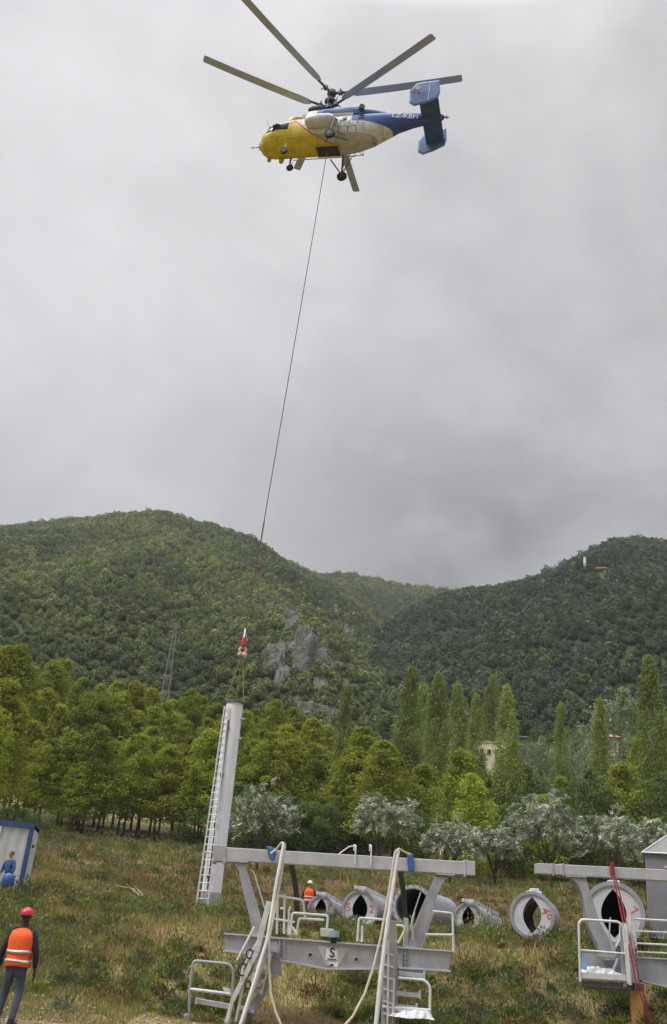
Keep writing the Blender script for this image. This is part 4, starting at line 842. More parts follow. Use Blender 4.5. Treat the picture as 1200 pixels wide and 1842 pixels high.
    vs, fs = text_mesh('S', .27, .006); o_ = A(597.5, 1714.5, Y - .026); mb = MB(); mb.add([o_ + np.array([v[0], 0, v[1]]) for v in vs], fs); mb.box(A(597, 1725.5, Y - .024), (.2, .006, .02)); mb.prism([A(592, 1738, Y - .026), A(602, 1738, Y - .026), A(597, 1733, Y - .026)], (0, .004, 0)); obj('plate_lettering', mb, mat('black lettering', (.03, .03, .03), .6, 0), pl)
    # junction box and sensor on the lower beam
    mb = MB(); face(mb, [(577, 1669), (600, 1671), (600, 1686), (577, 1684)], Y + .0, .3); obj('junction_box', mb, mat('cream box', (.62, .60, .54), .5, 0), root, bevel=.01)
    mb = MB(); mb.tube([A(601, 1674, Y - .1), A(601, 1686, Y - .1)], .12, 16); mb.tube([A(600, 1686, Y - .1), A(600, 1697, Y - .1)], [.10, .06], 14, mi=1); obj('sensor_head', mb, [mat('blue grey casing', (.28, .34, .40), .5, 0), BLACK], root, smooth=True)
    # small railings on the beam
    def rail(paths, name='railing', m=WSTEEL, r=.027):
        mb = MB()
        for pth, YY in paths: T_(mb, rounded(pth, 5), r, YY)
        return obj(name, mb, m, root, smooth=True)
    rail([([(522, 1681), (526, 1642), (590, 1647), (588, 1672)], Y + .02), ([(523, 1664), (533, 1679)], Y + .02), ([(533, 1682), (538, 1652), (583, 1655)], Y + .4)])
    rail([([(643, 1693), (646, 1651), (698, 1655)], Y + .02), ([(651, 1694), (652, 1665)], Y + .4)])
    rail([([(496, 1611), (545, 1619), (549, 1650)], Y + .35), ([(500, 1612), (498, 1680)], Y + .35), ([(512, 1608), (511, 1680)], Y + .35), ([(492, 1653), (530, 1659)], Y + .35), ([(519, 1681), (520, 1635), (524, 1631)], Y + .35), ([(504, 1634), (512, 1634)], Y + .35)])
    rail([([(778, 1639), (814, 1643), (816, 1713)], Y + .02), ([(765, 1681), (815, 1682)], Y + .02), ([(757, 1706), (776, 1650), (782, 1642)], Y + .4)])
    mb = MB(); T_(mb, rounded([(712, 1696), (711, 1664), (726, 1666), (728, 1675), (716, 1697)], 5), .03, Y - .05); obj('grab_handle', mb, mat('pale yellow rail', (.70, .66, .48), .5, 0), root, smooth=True)
    T = MB(); T_(T, rounded([(450, 1565), (456, 1566), (478, 1640)], 4), .016, Y + .1); obj('brace_wire', T, WSTEEL, root, smooth=True)
    # left stair: inclined stringers, steps and guard rail
    Ys = Y - .5
    mb = MB(); bar(mb, (484, 1622), (462, 1712), .12, .08, Ys); bar(mb, (462, 1712), (418, 1800), .10, .06, Ys); bar(mb, (418, 1800), (402, 1858), .08, .06, Ys); ls = obj('stair_stringer', mb, WSTEEL, root, bevel=.006)
    mb = MB(); bar(mb, (487, 1757), (434, 1856), .17, .08, Ys + .5); obj('stair_stringer', mb, STEEL, root, bevel=.006)
    mb = MB(); T_(mb, [(458, 1667), (427, 1727)], .028, Ys + .05); T_(mb, [(466, 1690), (437, 1742), (432, 1790)], .035, Ys + .1); T_(mb, [(478, 1700), (455, 1760), (442, 1830), (438, 1860)], .03, Ys + .3); T_(mb, [(470, 1720), (468, 1790)], .02, Ys + .3); T_(mb, [(443, 1745), (424, 1838)], .03, Ys + .05); obj('folded_rail', mb, WSTEEL, root, smooth=True)
    mb = MB()
    for a_, b_ in (((468, 1706), (500, 1711)), ((458, 1745), (488, 1750)), ((444, 1778), (474, 1784)), ((430, 1812), (458, 1819)), ((474, 1690), (486, 1757))): bar(mb, a_, b_, .07, .42, Ys + .25)
    bar(mb, (470, 1700), (450, 1768), .05, .05, Ys + .4); bar(mb, (478, 1722), (434, 1848), .04, .04, Ys + .02); bar(mb, (489, 1715), (470, 1790), .04, .04, Ys + .02); obj('treads', mb, STEEL, root, bevel=.004)
    mb = MB()
    for x, y, r_ in ((449, 1716, .09), (436, 1744, .12), (446, 1772, .08)): mb.torus(A(x, y, Ys - .05), r_, .018, np.array([[.8, 0, .6], [.6, 0, -.8], [0, 1, 0]]), 16, 6)
    obj('strap_loop', mb, BLACK, root, smooth=True)
    mb = MB(); face(mb, [(484, 1692), (500, 1693), (508, 1757), (487, 1752)], Y - .02, .3); face(mb, [(460, 1748), (482, 1752), (481, 1762), (458, 1758)], Y - .3, .3); face(mb, [(452, 1772), (473, 1776), (471, 1786), (450, 1782)], Y - .35, .3); obj('hinge_plate', mb, STEEL, root, bevel=.005)
    mb = MB(); T_(mb, rounded([(340, 1856), (341, 1780), (348, 1728), (412, 1734), (420, 1745), (418, 1790), (411, 1858)], 7), .032, Ys); obj('guard_rail', mb, STEEL, root, smooth=True)
    mb = MB(); T_(mb, [(340, 1779), (414, 1788)], .032, Ys); face(mb, [(400, 1775), (414, 1778), (416, 1792), (406, 1790)], Ys - .02, .04); obj('guard_rail', mb, WSTEEL, root, smooth=True)
    for (x0, y0, x1, y1) in ((351, 1796, 420, 1808), (331, 1825, 412, 1836)):
        mb = MB(); mb.prism([A(x0, y0, Ys + .05), A(x1, y1, Ys + .05), A(x1, y1 + 9, Ys + .05), A(x0, y0 + 9, Ys + .05)], (0, .26, 0)); mb.box(A(x0 + 3, y0 + 4, Ys + .03), (.04, .05, .14)); obj('step', mb, STEEL2, root, bevel=.005)
    # right stair
    Yr = Y - .45
    mb = MB(); bar(mb, (706, 1655), (705, 1860), .16, .08, Yr); bar(mb, (694, 1700), (689, 1860), .10, .08, Yr + .05); bar(mb, (712, 1700), (716, 1856), .05, .06, Yr + .2); obj('stair_stringer', mb, STEEL, root, bevel=.005)
    mb = MB(); T_(mb, [(699, 1690), (697, 1858)], .025, Yr - .06); T_(mb, [(709, 1760), (706, 1856)], .022, Yr - .06)
    for k in range(7): bar(mb, (690, 1712 + k * 22), (708, 1718 + k * 22), .04, .05, Yr - .03)
    obj('folded_rail', mb, WSTEEL, root, smooth=True)
    mb = MB(); T_(mb, rounded([(716, 1759), (764, 1763), (774, 1775), (773, 1858)], 7), .03, Yr); obj('guard_rail', mb, WSTEEL, root, smooth=True)
    mb = MB(); T_(mb, [(688, 1811), (774, 1817)], .03, Yr - .02); obj('guard_rail', mb, WSTEEL, root, smooth=True)
    for (x0, y0, x1, y1) in ((711, 1783, 757, 1787), (703, 1806, 751, 1810), (718, 1747, 765, 1752)):
        mb = MB(); mb.prism([A(x0, y0, Yr + .1), A(x1, y1, Yr + .1), A(x1, y1 + 8, Yr + .1), A(x0, y0 + 8, Yr + .1)], (0, .28, 0)); mb.box(A(x1 - 2, y1 + 2, Yr + .08), (.05, .05, .16)); obj('step', mb, STEEL2, root, bevel=.005)
    mb = MB(); face(mb, [(718, 1743), (770, 1746), (772, 1752), (735, 1752), (718, 1748)], Y + .0, .4); face(mb, [(700, 1742), (712, 1743), (713, 1768), (702, 1766)], Y, .3); obj('hinge_plate', mb, STEEL, root)
    mb = MB(); T_(mb, [(596, 1742), (597, 1768), (602, 1796)], .008, Y + .2, 5); T_(mb, [(605, 1742), (601, 1780), (598, 1796)], .008, Y + .2, 5); obj('signal_wire', mb, ROPE, root)
    # long pale poles lashed to the beam (two things), rope, straps
    for pts, r_, lab in (([(511, 1516, 23.6), (497, 1590, 23.4), (481, 1690, 23.2), (457, 1768, 23.0), (428, 1858, 22.8)], .04, 'long pale tube leaning from the top beam down over the left stair'), ([(716, 1530, 23.6), (703, 1620, 23.4), (692, 1700, 23.3), (684, 1765, 23.2), (675, 1860, 23.1)], .05, 'thick pale tube leaning from the top beam down beside the right stair')):
        mb = MB(); T_(mb, pts, r_); tag(obj('leaning_tube', mb, WSTEEL, smooth=True), lab, 'tube')
    mb = MB(); T_(mb, rounded([(487, 1536, 23.8), (498, 1527, 23.8), (507, 1515, 23.65), (513, 1520, 23.6)], 3), .028); T_(mb, [(513, 1520, 23.6), (505, 1580, 23.5), (494, 1640, 23.3), (484, 1690, 23.2), (484, 1740, 23.2), (487, 1785, 23.15), (495, 1818, 23.1), (508, 1850, 23.05), (535, 1880, 23.0), (570, 1890, 23.0), (605, 1862, 23.05), (635, 1828, 23.1), (656, 1788, 23.2), (672, 1740, 23.25), (685, 1686, 23.35), (697, 1620, 23.4), (711, 1532, 23.55)], .028); T_(mb, [(711, 1532, 23.55), (718, 1527, 23.6), (728, 1533, 23.7), (738, 1538, 23.8)], .028)
    tag(obj('hanging_rope', mb, ROPE, smooth=True), 'thick beige rope looping down below the frame between both leaning tubes', 'rope')
    for x0, y0, x1, y1, lab in ((521, 1543, 534, 1640, 'dark green strap hanging behind the left leaning tube'), (716, 1545, 729, 1675, 'dark green strap hanging behind the right leaning tube')):
        mb = MB(); a, b = A(x0, y0, 24.5), A(x1, y1, 24.9); pts = [a + (b - a) * t + np.array([.05 * math.sin(t * 3), 0, 0]) for t in np.linspace(0, 1, 8)]
        for p, q in zip(pts[:-1], pts[1:]): mb.quadbox(p, q, .13, .02, up=(0, 1, 0))
        tag(obj('hanging_strap', mb, mat('dark green webbing', (.05, .065, .05), .8, 0, scale=12, bump=.3)), lab, 'strap')
    for q, lab in (([(482, 1524), (495, 1525), (497, 1534), (492, 1548), (486, 1545), (482, 1534)], 'blue cloth padding wrapped round the left part of the top beam'), ([(733, 1535), (743, 1535), (746, 1552), (745, 1568), (735, 1567), (733, 1550)], 'blue cloth pad hanging over the right part of the top beam')):
        mb = MB(); face(mb, q, 23.93, .06); face(mb, [(x * .9 + q[0][0] * .1, y) for x, y in q], 24.36, .05); mb.quadbox(A(q[0][0] + 2, q[0][1], 23.95), A(q[0][0] + 2, q[0][1], 24.4), .14, .04)
        tag(obj('blue_padding', mb, BLUEC, bevel=.02), lab, 'padding')
    plastic_sheet([(700, 1822), (782, 1828)], 23.3, .26, .5, 'crumpled white plastic sheet on the lowest step of the right stair', 2)
def plastic_sheet(edge, Y, hgt, depth, label, seed):
    a = A(edge[0][0], edge[0][1] + 8, Y); b = A(edge[1][0], edge[1][1] + 8, Y); n, m = 34, 18; V = []
    for i in range(n):
        for j in range(m):
            u, v = i / (n - 1), j / (m - 1); p = a * (1 - u) + b * u + np.array([0, depth * v, 0]); w = float(fbm(np.array([u * 7 + seed]), np.array([v * 4.]), seed)[0]); r_ = abs(float(fbm(np.array([u * 5]), np.array([v * 3 + seed]), seed + 5)[0]) - .5) * 2
            e = min(1, min(u, 1 - u, v * 1.5, (1 - v) * 1.5) * 6); p = p + np.array([(w - .5) * .08, (r_ - .3) * .1, (w * .55 + (1 - r_) * .45) * hgt * (.25 + .75 * e) - .02]); V.append(p)
    mb = MB(); mb.add(V, [(i * m + j, (i + 1) * m + j, (i + 1) * m + j + 1, i * m + j + 1) for i in range(n - 1) for j in range(m - 1)])
    o = obj('plastic_sheet', mb, PLAST); tag(o, label, 'plastic sheet'); q = o.modifiers.new('Solidify', 'SOLIDIFY'); q.thickness = .01
def crossarm_right():
    Y = 25.5; root = thing('crossarm_frame', (A(1180, 1842, Y)[0], Y, .3), 'second chairlift crossarm frame at the right edge with a caged work platform and red strap', 'steel frame')
    mb = MB(); face(mb, [(966, 1552.5), (1290, 1569), (1290, 1590), (966, 1571)], Y, .32); obj('top_beam', mb, STEEL2, root, bevel=.012)
    mb = MB()
    for x in (994, 1012): face(mb, [(x, 1552.5), (x + 3, 1552.5), (x + 3, 1575), (x, 1575)], Y - .02, .36)
    obj('beam_collar', mb, STEEL, root)
    mb = MB(); face(mb, [(1018, 1574.5), (1056, 1576.5), (1056, 1579.5), (1018, 1577.5)], Y - .02, .4); face(mb, [(1026, 1578), (1055, 1580), (1064, 1612), (1080, 1660), (1106, 1708), (1108, 1728), (1088, 1728), (1060, 1668), (1048, 1610), (1040, 1592)], Y + .02, .26); obj('arm', mb, STEEL, root, bevel=.012)
    mb = MB(); face(mb, [(1146, 1724), (1290, 1731), (1290, 1800), (1205, 1776), (1150, 1763)], Y, .42); lb = obj('lower_beam', mb, STEEL, root, bevel=.01)
    mb = MB(); mb.quadbox(A(1142, 1722, Y + .2), A(1290, 1729.5, Y + .2), .5, .035); mb.quadbox(A(1150, 1764, Y + .2), A(1205, 1777, Y + .2), .5, .035); mb.quadbox(A(1205, 1777, Y + .2), A(1290, 1801, Y + .2), .5, .035); obj('flange', mb, STEEL2, lb)
    mb = MB(); face(mb, [(1132, 1700), (1146, 1701), (1150, 1779), (1136, 1778)], Y - .1, .5); face(mb, [(1118, 1660), (1126, 1660), (1129, 1775), (1121, 1775)], Y - .45, .12)
    for k in range(7): mb.box(A(1143 + k * .4, 1708 + k * 9, Y - .12), (.05, .05, .05), mi=1)
    obj('joint_post', mb, [STEEL, DSTEEL], root, bevel=.006)
    # cage platform
    Yp = Y - .5
    mb = MB()
    for YY in (Yp, Yp + .75):
        T_(mb, rounded([(1044, 1766), (1041, 1660), (1046, 1654), (1112, 1658), (1121, 1668), (1131, 1770)], 5), .03, YY)
        T_(mb, [(1043, 1709), (1128, 1716)], .025, YY)
    for x, y in ((1046, 1655), (1116, 1662)): T_(mb, [(x, y, Yp), (x, y - 1, Yp + .75)], .025)
    T_(mb, [(1116, 1662), (1116, 1690), (1105, 1708)], .03, Yp + .3); T_(mb, [(1132, 1636), (1140, 1722), (1145, 1770)], .035, Yp + .1); T_(mb, [(1126, 1662), (1134, 1772)], .045, Yp)
    obj('cage_rail', mb, WSTEEL, root, smooth=True)
    mb = MB(); face(mb, [(1046, 1713), (1124, 1717), (1126, 1752), (1046, 1748)], Yp + .74, .02); face(mb, [(1044, 1749), (1126, 1754), (1128, 1764), (1044, 1759)], Yp, .03, mi=1); mb.quadbox(A(1044, 1760, Yp + .38), A(1130, 1765, Yp + .38), .74, .03); obj('platform_tray', mb, [STEEL, WSTEEL], root)
    mb = MB(); mb.quadbox(A(1046, 1769, Yp + .1), A(1138, 1776, Yp + .1), .08, .12); mb.quadbox(A(1046, 1770, Yp + .6), A(1138, 1777, Yp + .6), .08, .14); mb.quadbox(A(1134, 1774, Yp + .3), A(1150, 1776, Yp + .3), .7, .16); obj('under_frame', mb, DSTEEL, root)
    mb = MB(); T_(mb, [(1098, 1650), (1096, 1680), (1102, 1712)], .02, Y - .1, 6); T_(mb, [(1104, 1700), (1110, 1735)], .035, Y - .25); T_(mb, [(1112, 1725), (1102, 1748)], .03, Y - .3); face(mb, [(1080, 1716), (1106, 1718), (1106, 1722), (1080, 1720)], Y - .3, .2); obj('latch_fittings', mb, STEEL2, root)
    mb = MB(); T_(mb, [(1142, 1653), (1290, 1661)], .026, Y + .1); T_(mb, [(1146, 1675), (1290, 1681)], .02, Y + .3); T_(mb, [(1146, 1697), (1290, 1704)], .022, Y + .1); T_(mb, [(1144, 1712), (1290, 1718)], .016, Y + .3); T_(mb, [(1140, 1650), (1146, 1722)], .026, Y + .1); obj('railing', mb, WSTEEL, root, smooth=True)
    mb = MB(); face(mb, [(1049, 1720), (1056, 1720), (1056, 1745), (1049, 1745)], Yp - .02, .02); obj('blue_label', mb, mat('light blue label', (.18, .45, .70), .5, 0), root)
    mb = MB(); T_(mb, rounded([(1042, 1662), (1045, 1656), (1050, 1655)], 2), .034, Yp); obj('yellow_tape', mb, mat('yellow tape', (.55, .5, .1), .6, 0), root)
    # red ratchet strap: round the beam, down along the post to the ground
    mb = MB()
    for (dx, YY) in ((0, Y - .06), (5, Y - .08)):
        pts = [A(1100 + dx * .6, 1553, YY), A(1103 + dx * .6, 1575, YY), A(1112 + dx, 1615, YY - .1), A(1122 + dx, 1665, YY - .3), A(1132 + dx, 1705, YY - .5), A(1146 + dx, 1770, YY - .55), A(1160 + dx, 1812, YY - .5), A(1174 + dx, 1856, YY - .45)]
        for p, q in zip(pts[:-1], pts[1:]): mb.quadbox(p, q, .034, .012, up=(0, 1, 0))
    mb.box(A(1101, 1563, Y - .06), (.09, .03, .34)); mb.quadbox(A(1101, 1553, Y - .05), A(1101, 1553, Y + .4), .08, .02)
    tag(obj('red_strap', mb, mat('red webbing', (.30, .035, .045), .7, 0, scale=14, bump=.3)), 'red lashing strap running from the right top beam down past the platform', 'strap')
    mb = MB(); a, b = A(1143, 1776, Y - .15), A(1149, 1870, Y - .15); mb.quadbox(a, b, .29, .12, up=(0, 1, 0)); mm = mat('fresh planed timber', (.80, .46, .19), .7, 0, scale=1.3, col2=(.70, .38, .15), bump=.2)
    tag(obj('timber_post', mb, mm, bevel=.008), 'thick orange brown timber post under the right platform', 'timber post')
    plastic_sheet([(1050, 1742), (1122, 1748)], Yp + .12, .22, .5, 'crumpled white plastic sheet lying in the caged platform', 7)
crossarm_left(); crossarm_right()
# ------------------------------------------------------------ tower tubes lying on the terrace
def lying_tube(px, py, r0, D0, px1, py1, r1, D1, label, plate=True, marks=(), rail=True):
    a, b = P(px, py, D0), P(px1, py1, D1); R0, R1 = r0 * D0 / 1892, r1 * D1 / 1892; ax = b - a; L = np.linalg.norm(ax); ax /= L; rt = np.cross(ax, (0, 0, 1)); rt /= np.linalg.norm(rt); up = np.cross(rt, ax)
    rt = rt if rt[0] > 0 else -rt
    root = thing('tower_tube', a - np.array([0, 0, R0]), label, 'tower section', 'tower sections lying on the grass terrace')
    pt = lambda u, v, w: a + rt * u + up * v + ax * w
    n = 40; cs = [(math.cos(6.2832 * k / n), math.sin(6.2832 * k / n)) for k in range(n)]
    mb = MB(); mb.rings([[pt(c * r, s_ * r, w) for c, s_ in cs] for r, w in ((R0 * .86, .14), (R0 * .86, .0), (R0, 0), (R0, .06), (R0 * .97, .07), (R1 * .97, L), (R1 * .93, L), (R0 * .93, .2))], cap=False); obj('shell', mb, STEEL, root, smooth=True)
    def plate_(w0, R_, m, nm):
        mb = MB(); k = 20; zt = .86 * R_; wv = .46 * R_
        for sg in (-1, 1):
            out, inn = [], []
            for i in range(k + 1):
                z = -zt + 2 * zt * i / k; out.append((sg * math.sqrt(max(0, R_ * R_ - z * z)), z)); inn.append((sg * wv * (1 - (abs(z) / zt) ** 1.9) + sg * .006, z))
            for w_ in (w0, w0 + .03):
                vs = [pt(x, z, w_) for x, z in out] + [pt(x, z, w_) for x, z in inn]; fs = [(i, i + 1, k + 2 + i, k + 1 + i) for i in range(k)]; mb.add(vs, fs)
            mb.add([pt(x, z, w_) for w_ in (w0, w0 + .03) for x, z in inn], [(i, i + 1, k + 2 + i, k + 1 + i) for i in range(k)])
        for sg in (-1, 1):
            arc = [(R_ * math.sin(t), sg * R_ * math.cos(t)) for t in np.linspace(-math.acos(.86), math.acos(.86), 9)]; mb.add([pt(x, z, w_) for w_ in (w0, w0 + .03) for x, z in arc], [tuple(range(9)), tuple(range(9, 18))])
        return obj(nm, mb, m, root)
    ep = None
    if plate: ep = plate_(.05, R0 * .87, mat('bright zinc plate', (.66, .66, .71), .45, .15, scale=2, col2=(.55, .55, .60)), 'end_plate')
    else:
        mb = MB(); mb.rings([[pt(c * r, s_ * r, w) for c, s_ in cs] for r, w in ((R0 * .9, -.02), (R0 * 1.06, -.02), (R0 * 1.06, .03), (R0 * .9, .03), (R0 * .9, -.02))], cap=False)
        for c, s_ in cs[::2]: mb.tube([pt(c * R0 * 1.02, s_ * R0 * 1.02, -.05), pt(c * R0 * 1.02, s_ * R0 * 1.02, -.0)], .022, 6, mi=1)
        obj('bolted_flange', mb, [STEEL2, DSTEEL], root)
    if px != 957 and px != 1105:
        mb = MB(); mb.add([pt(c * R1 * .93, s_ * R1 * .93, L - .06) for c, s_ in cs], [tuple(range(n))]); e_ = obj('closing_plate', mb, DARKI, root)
    else: plate_(L - .1, R1 * .9, STEEL, 'end_plate')
    if rail:
        mb = MB()
        for sg in (-.16, .16): mb.quadbox(pt(sg, R0 + .05, -.25), pt(sg, R1 + .07, L * .98), .07, .1, up=up)
        for k in range(int(L / .3)): t = -.2 + k * .3; h = R0 + (R1 - R0) * t / L; mb.quadbox(pt(-.16, h + .08, t), pt(.16, h + .08, t), .06, .03, up=up)
        obj('ladder', mb, WSTEEL, root)
    for tx, u, v, sz, rot in marks:
        vs, fs = text_mesh(tx, sz, .004); c, s_ = math.cos(rot), math.sin(rot); mb = MB(); mb.add([pt(u * R0 + v_[0] * c - v_[1] * s_, v * R0 + v_[0] * s_ + v_[1] * c, .044) for v_ in vs], fs); obj('painted_number', mb, MARK, ep or root)
lying_tube(577, 1635, 24, 41, 618, 1652, 18, 47, 'smallest end plated tower tube, farthest left beside the worker in orange', marks=(('5', -.64, .0, .30, 0), ('3', .62, .1, .30, 0)))
lying_tube(647, 1636, 34, 36, 700, 1654, 27, 43, 'end plated tower tube marked 5 and 2 in red, second from the left', marks=(('5', -.63, .05, .36, 0), ('2', .63, .05, .36, 0)))
lying_tube(743, 1632, 36, 36, 797, 1644, 29, 43, 'open ended tower tube with a bolted flange, behind the right arm of the left frame', plate=False, rail=False)
lying_tube(842, 1652, 27, 36, 890, 1667, 18, 44.5, 'small tapered tower tube between the left frame and the tube marked 49')
lying_tube(957, 1646, 40, 33, 974, 1653, 34, 36.6, 'tower tube marked 49 in red, standing clear on the grass between both frames', marks=(('49', .62, .08, .38, math.radians(-68)),), rail=False)
lying_tube(1104, 1643, 53, 31, 1109, 1650, 45, 35, 'largest end plated tower tube, behind the arm of the right frame', marks=(('7', .63, .1, .36, -.6),), rail=False)
def top_lump(px, py, D, w, h, label):
    p = P(px, py, D); mb = MB(); mb.box(p, (w, .5, h)); mb.box(p + np.array([.0, -.1, h * .7]), (w * .6, .3, h * .5)); tag(obj('step_bracket', mb, WSTEEL, bevel=.02), label, 'bracket')
top_lump(960, 1608, 33.4, .42, .16, 'pale steel bracket on top of the tube marked 49'); top_lump(1102, 1594, 31.4, .5, .16, 'pale steel bracket on top of the largest tube')

# ------------------------------------------------------------ people
SKIN = mat('skin', (.42, .24, .16), .6, 0, scale=8, var=.05)
def skin_mesh(pts, edges, root=0, sub=1):
    me = bpy.data.meshes.new('s'); me.from_pydata([p[0] for p in pts], edges, []); o = bpy.data.objects.new('s', me); COL.objects.link(o)
    m = o.modifiers.new('Skin', 'SKIN'); m.use_smooth_shade = True
    for i, p in enumerate(pts):
        r = p[1] if isinstance(p[1], tuple) else (p[1], p[1]); me.skin_vertices[0].data[i].radius = r; me.skin_vertices[0].data[i].use_root = (i == root)
    sb = o.modifiers.new('Sub', 'SUBSURF'); sb.levels = sub; sb.render_levels = sub
    dg = bpy.context.evaluated_depsgraph_get(); dg.update(); r = bpy.data.meshes.new_from_object(o.evaluated_get(dg)); v = [tuple(q.co) for q in r.vertices]; f = [tuple(q.vertices) for q in r.polygons]
    bpy.data.objects.remove(o); return v, f
def person(loc, heading, label, pose, top, legs, shoes, head=None, vest=None, height=1.76, glove=None, hair=(.05, .035, .025)):
    """pose: offsets for hands, feet and knees; the figure is built facing +y, then turned"""
    g = Hs(loc[0], loc[1]); root = thing('person', (loc[0], loc[1], g + loc[2]), label, 'person'); OFF[root.name] = np.zeros(3); k = height / 1.76
    root.rotation_euler.z = heading; root.scale = (k, k, k)
    lf, rf = pose.get('lf', (-.12, 0, 0)), pose.get('rf', (.12, 0, 0)); lh, rh = pose.get('lh', (-.30, .02, .86)), pose.get('rh', (.30, .02, .86)); bend = pose.get('bend', 0); nod = pose.get('nod', 0); drop = pose.get('drop', 0)
    V = lambda *a: np.array(a, float); hip = V(0, -bend * .3, .95 - drop); ch = hip + V(0, bend * .35 + .0, .42); nk = ch + V(0, bend * .15, .14); hd = nk + V(0, .015 + nod * -.03, .10)
    def mid(a, b, out): return (V(*a) + V(*b)) / 2 + V(*out)
    sh = {s: ch + V(s * .175, 0, .06) for s in (-1, 1)}; hp = {s: hip + V(s * .085, 0, -.03) for s in (-1, 1)}; ft = {-1: V(*lf), 1: V(*rf)}; hn = {-1: V(*lh), 1: V(*rh)}
    kn = {s: mid(hp[s], ft[s] + V(0, 0, .09), (s * .015, .05 + drop * .6, .02)) for s in (-1, 1)}; elb = {s: mid(sh[s], hn[s], pose.get('elb', (.05, -.05, 0)) if s > 0 else tuple(x * (-1 if i == 0 else 1) for i, x in enumerate(pose.get('elb', (.05, -.05, 0))))) for s in (-1, 1)}
    P_ = [(hip, (.15, .11)), (hip + (ch - hip) * .45, (.135, .10)), (ch, (.17, .115)), (nk, (.055, .06)), (hd, (.07, .08)), (hd + V(0, .005, .09), (.078, .095)), (hd + V(0, 0, .15), (.05, .06))]; E_ = [(0, 1), (1, 2), (2, 3), (3, 4), (4, 5), (5, 6)]
    def add(p, r, par): P_.append((p, r)); E_.append((par, len(P_) - 1)); return len(P_) - 1
    for s in (-1, 1):
        a = add(sh[s], .062, 2); a = add(elb[s], .042, a); w_ = hn[s] + (elb[s] - hn[s]) * .25; a = add(w_, .028, a)
        d = hn[s] - elb[s]; d /= np.linalg.norm(d); fw = V(0, 1, 0) - d * d[1]; fw /= np.linalg.norm(fw); pl = add(w_ + d * .075, (.036, .026), a)
        for q, ln in ((-.024, .065), (-.008, .08), (.008, .075), (.024, .06)):
            b0 = add(w_ + d * .115 + fw * q, .0095, pl); b0 = add(w_ + d * (.115 + ln * .55) + fw * q * 1.1 + V(-s * .006, 0, 0), .0085, b0); add(w_ + d * (.115 + ln) + fw * q * 1.1 + V(-s * .022, 0, 0), .0075, b0)
        b0 = add(w_ + d * .06 + fw * .035, .011, pl); add(w_ + d * .095 + fw * .058, .009, b0)
        h = add(hp[s], .085, 0); h = add(kn[s], .055, h); an = add(ft[s] + V(0, -.02, .09), .04, h); add(ft[s] + V(s * .02, .12, .035), .035, an)
    v, f = skin_mesh([(tuple(p), r) for p, r in P_], E_, 0, 1); mb = MB().add(v, f)
    mb.ell(hd + V(0, .10, .06), (.014, .022, .022), 8, 6); mb.ell(hd + V(.074, .0, .07), (.012, .022, .03), 8, 6); mb.ell(hd + V(-.074, .0, .07), (.012, .022, .03), 8, 6); mb.box(hd + V(0, .092, .022), (.045, .012, .009), mi=1)
    for s in (-1, 1): mb.ell(hd + V(s * .03, .086, .085), (.011, .008, .007), 8, 6, mi=1)
    obj('body', mb, [SKIN if not glove else glove, BLACK], root, smooth=True, local=True)
    # jacket or shirt with sleeves
    Q = [(hip + V(0, 0, .0), (.175, .13)), (hip + (ch - hip) * .45, (.16, .125)), (ch, (.19, .14)), (nk - V(0, 0, .02), (.07, .075))]; F_ = [(0, 1), (1, 2), (2, 3)]
    for s in (-1, 1):
        Q.append((sh[s], .082)); F_.append((2, len(Q) - 1)); Q.append((elb[s], .060)); F_.append((len(Q) - 2, len(Q) - 1)); Q.append((hn[s] + (elb[s] - hn[s]) * .27, .044)); F_.append((len(Q) - 2, len(Q) - 1))
    v, f = skin_mesh([(tuple(p), r) for p, r in Q], F_, 0, 1); obj('jacket', MB().add(v, f), top, root, smooth=True, local=True)
    Q = [(hip + V(0, 0, .06), (.165, .125)), (hip - V(0, 0, .02), (.17, .13))]; F_ = [(0, 1)]
    for s in (-1, 1):
        Q.append((hp[s] - V(0, 0, .08), .105)); F_.append((1, len(Q) - 1)); Q.append((kn[s], .078)); F_.append((len(Q) - 2, len(Q) - 1)); Q.append((ft[s] + V(0, -.02, .08), .064)); F_.append((len(Q) - 2, len(Q) - 1))
    v, f = skin_mesh([(tuple(p), r) for p, r in Q], F_, 0, 1); obj('trousers', MB().add(v, f), legs, root, smooth=True, local=True)
    for s in (-1, 1):
        mb = MB(); mb.ell(ft[s] + V(s * .012, .055, .04), (.052, .145, .05), 12, 8); mb.tube([ft[s] + V(0, -.03, .03), ft[s] + V(0, -.025, .13)], .055, 12); obj('shoe', mb, shoes, root, smooth=True, local=True)
    if vest:
        mb = MB(); up = (ch - hip); L = np.linalg.norm(up); n = 28; rows = [(-.12, .225, .165), (.0, .215, .16), (.2, .205, .15), (.5, .215, .155), (.8, .225, .165), (1.0, .21, .165), (1.14, .19, .14), (1.24, .13, .10), (1.28, .085, .08)]
        rg = lambda t, w, d: [hip + up * t + V(w * np.sign(math.cos(q)) * abs(math.cos(q)) ** .8, d * np.sign(math.sin(q)) * abs(math.sin(q)) ** .8, 0) + V(0, 0, .006 * math.sin(3 * q + t * 9)) for q in [6.2832 * i / n for i in range(n)]]
        mb.rings([rg(*r) for r in rows], cap=False); o = obj('vest', mb, vest, root, smooth=True, local=True); q = o.modifiers.new('Solidify', 'SOLIDIFY'); q.thickness = .012
        for t0 in (.02, .36):
            mb = MB(); mb.rings([rg(t0 + .0, .226, .167), rg(t0 + .11, .222, .164)], cap=False); z = obj('reflective_band', mb, mat('reflective band', (.55, .53, .52), .4, .3, scale=6), o, smooth=True, local=True); q = z.modifiers.new('Solidify', 'SOLIDIFY'); q.thickness = .01
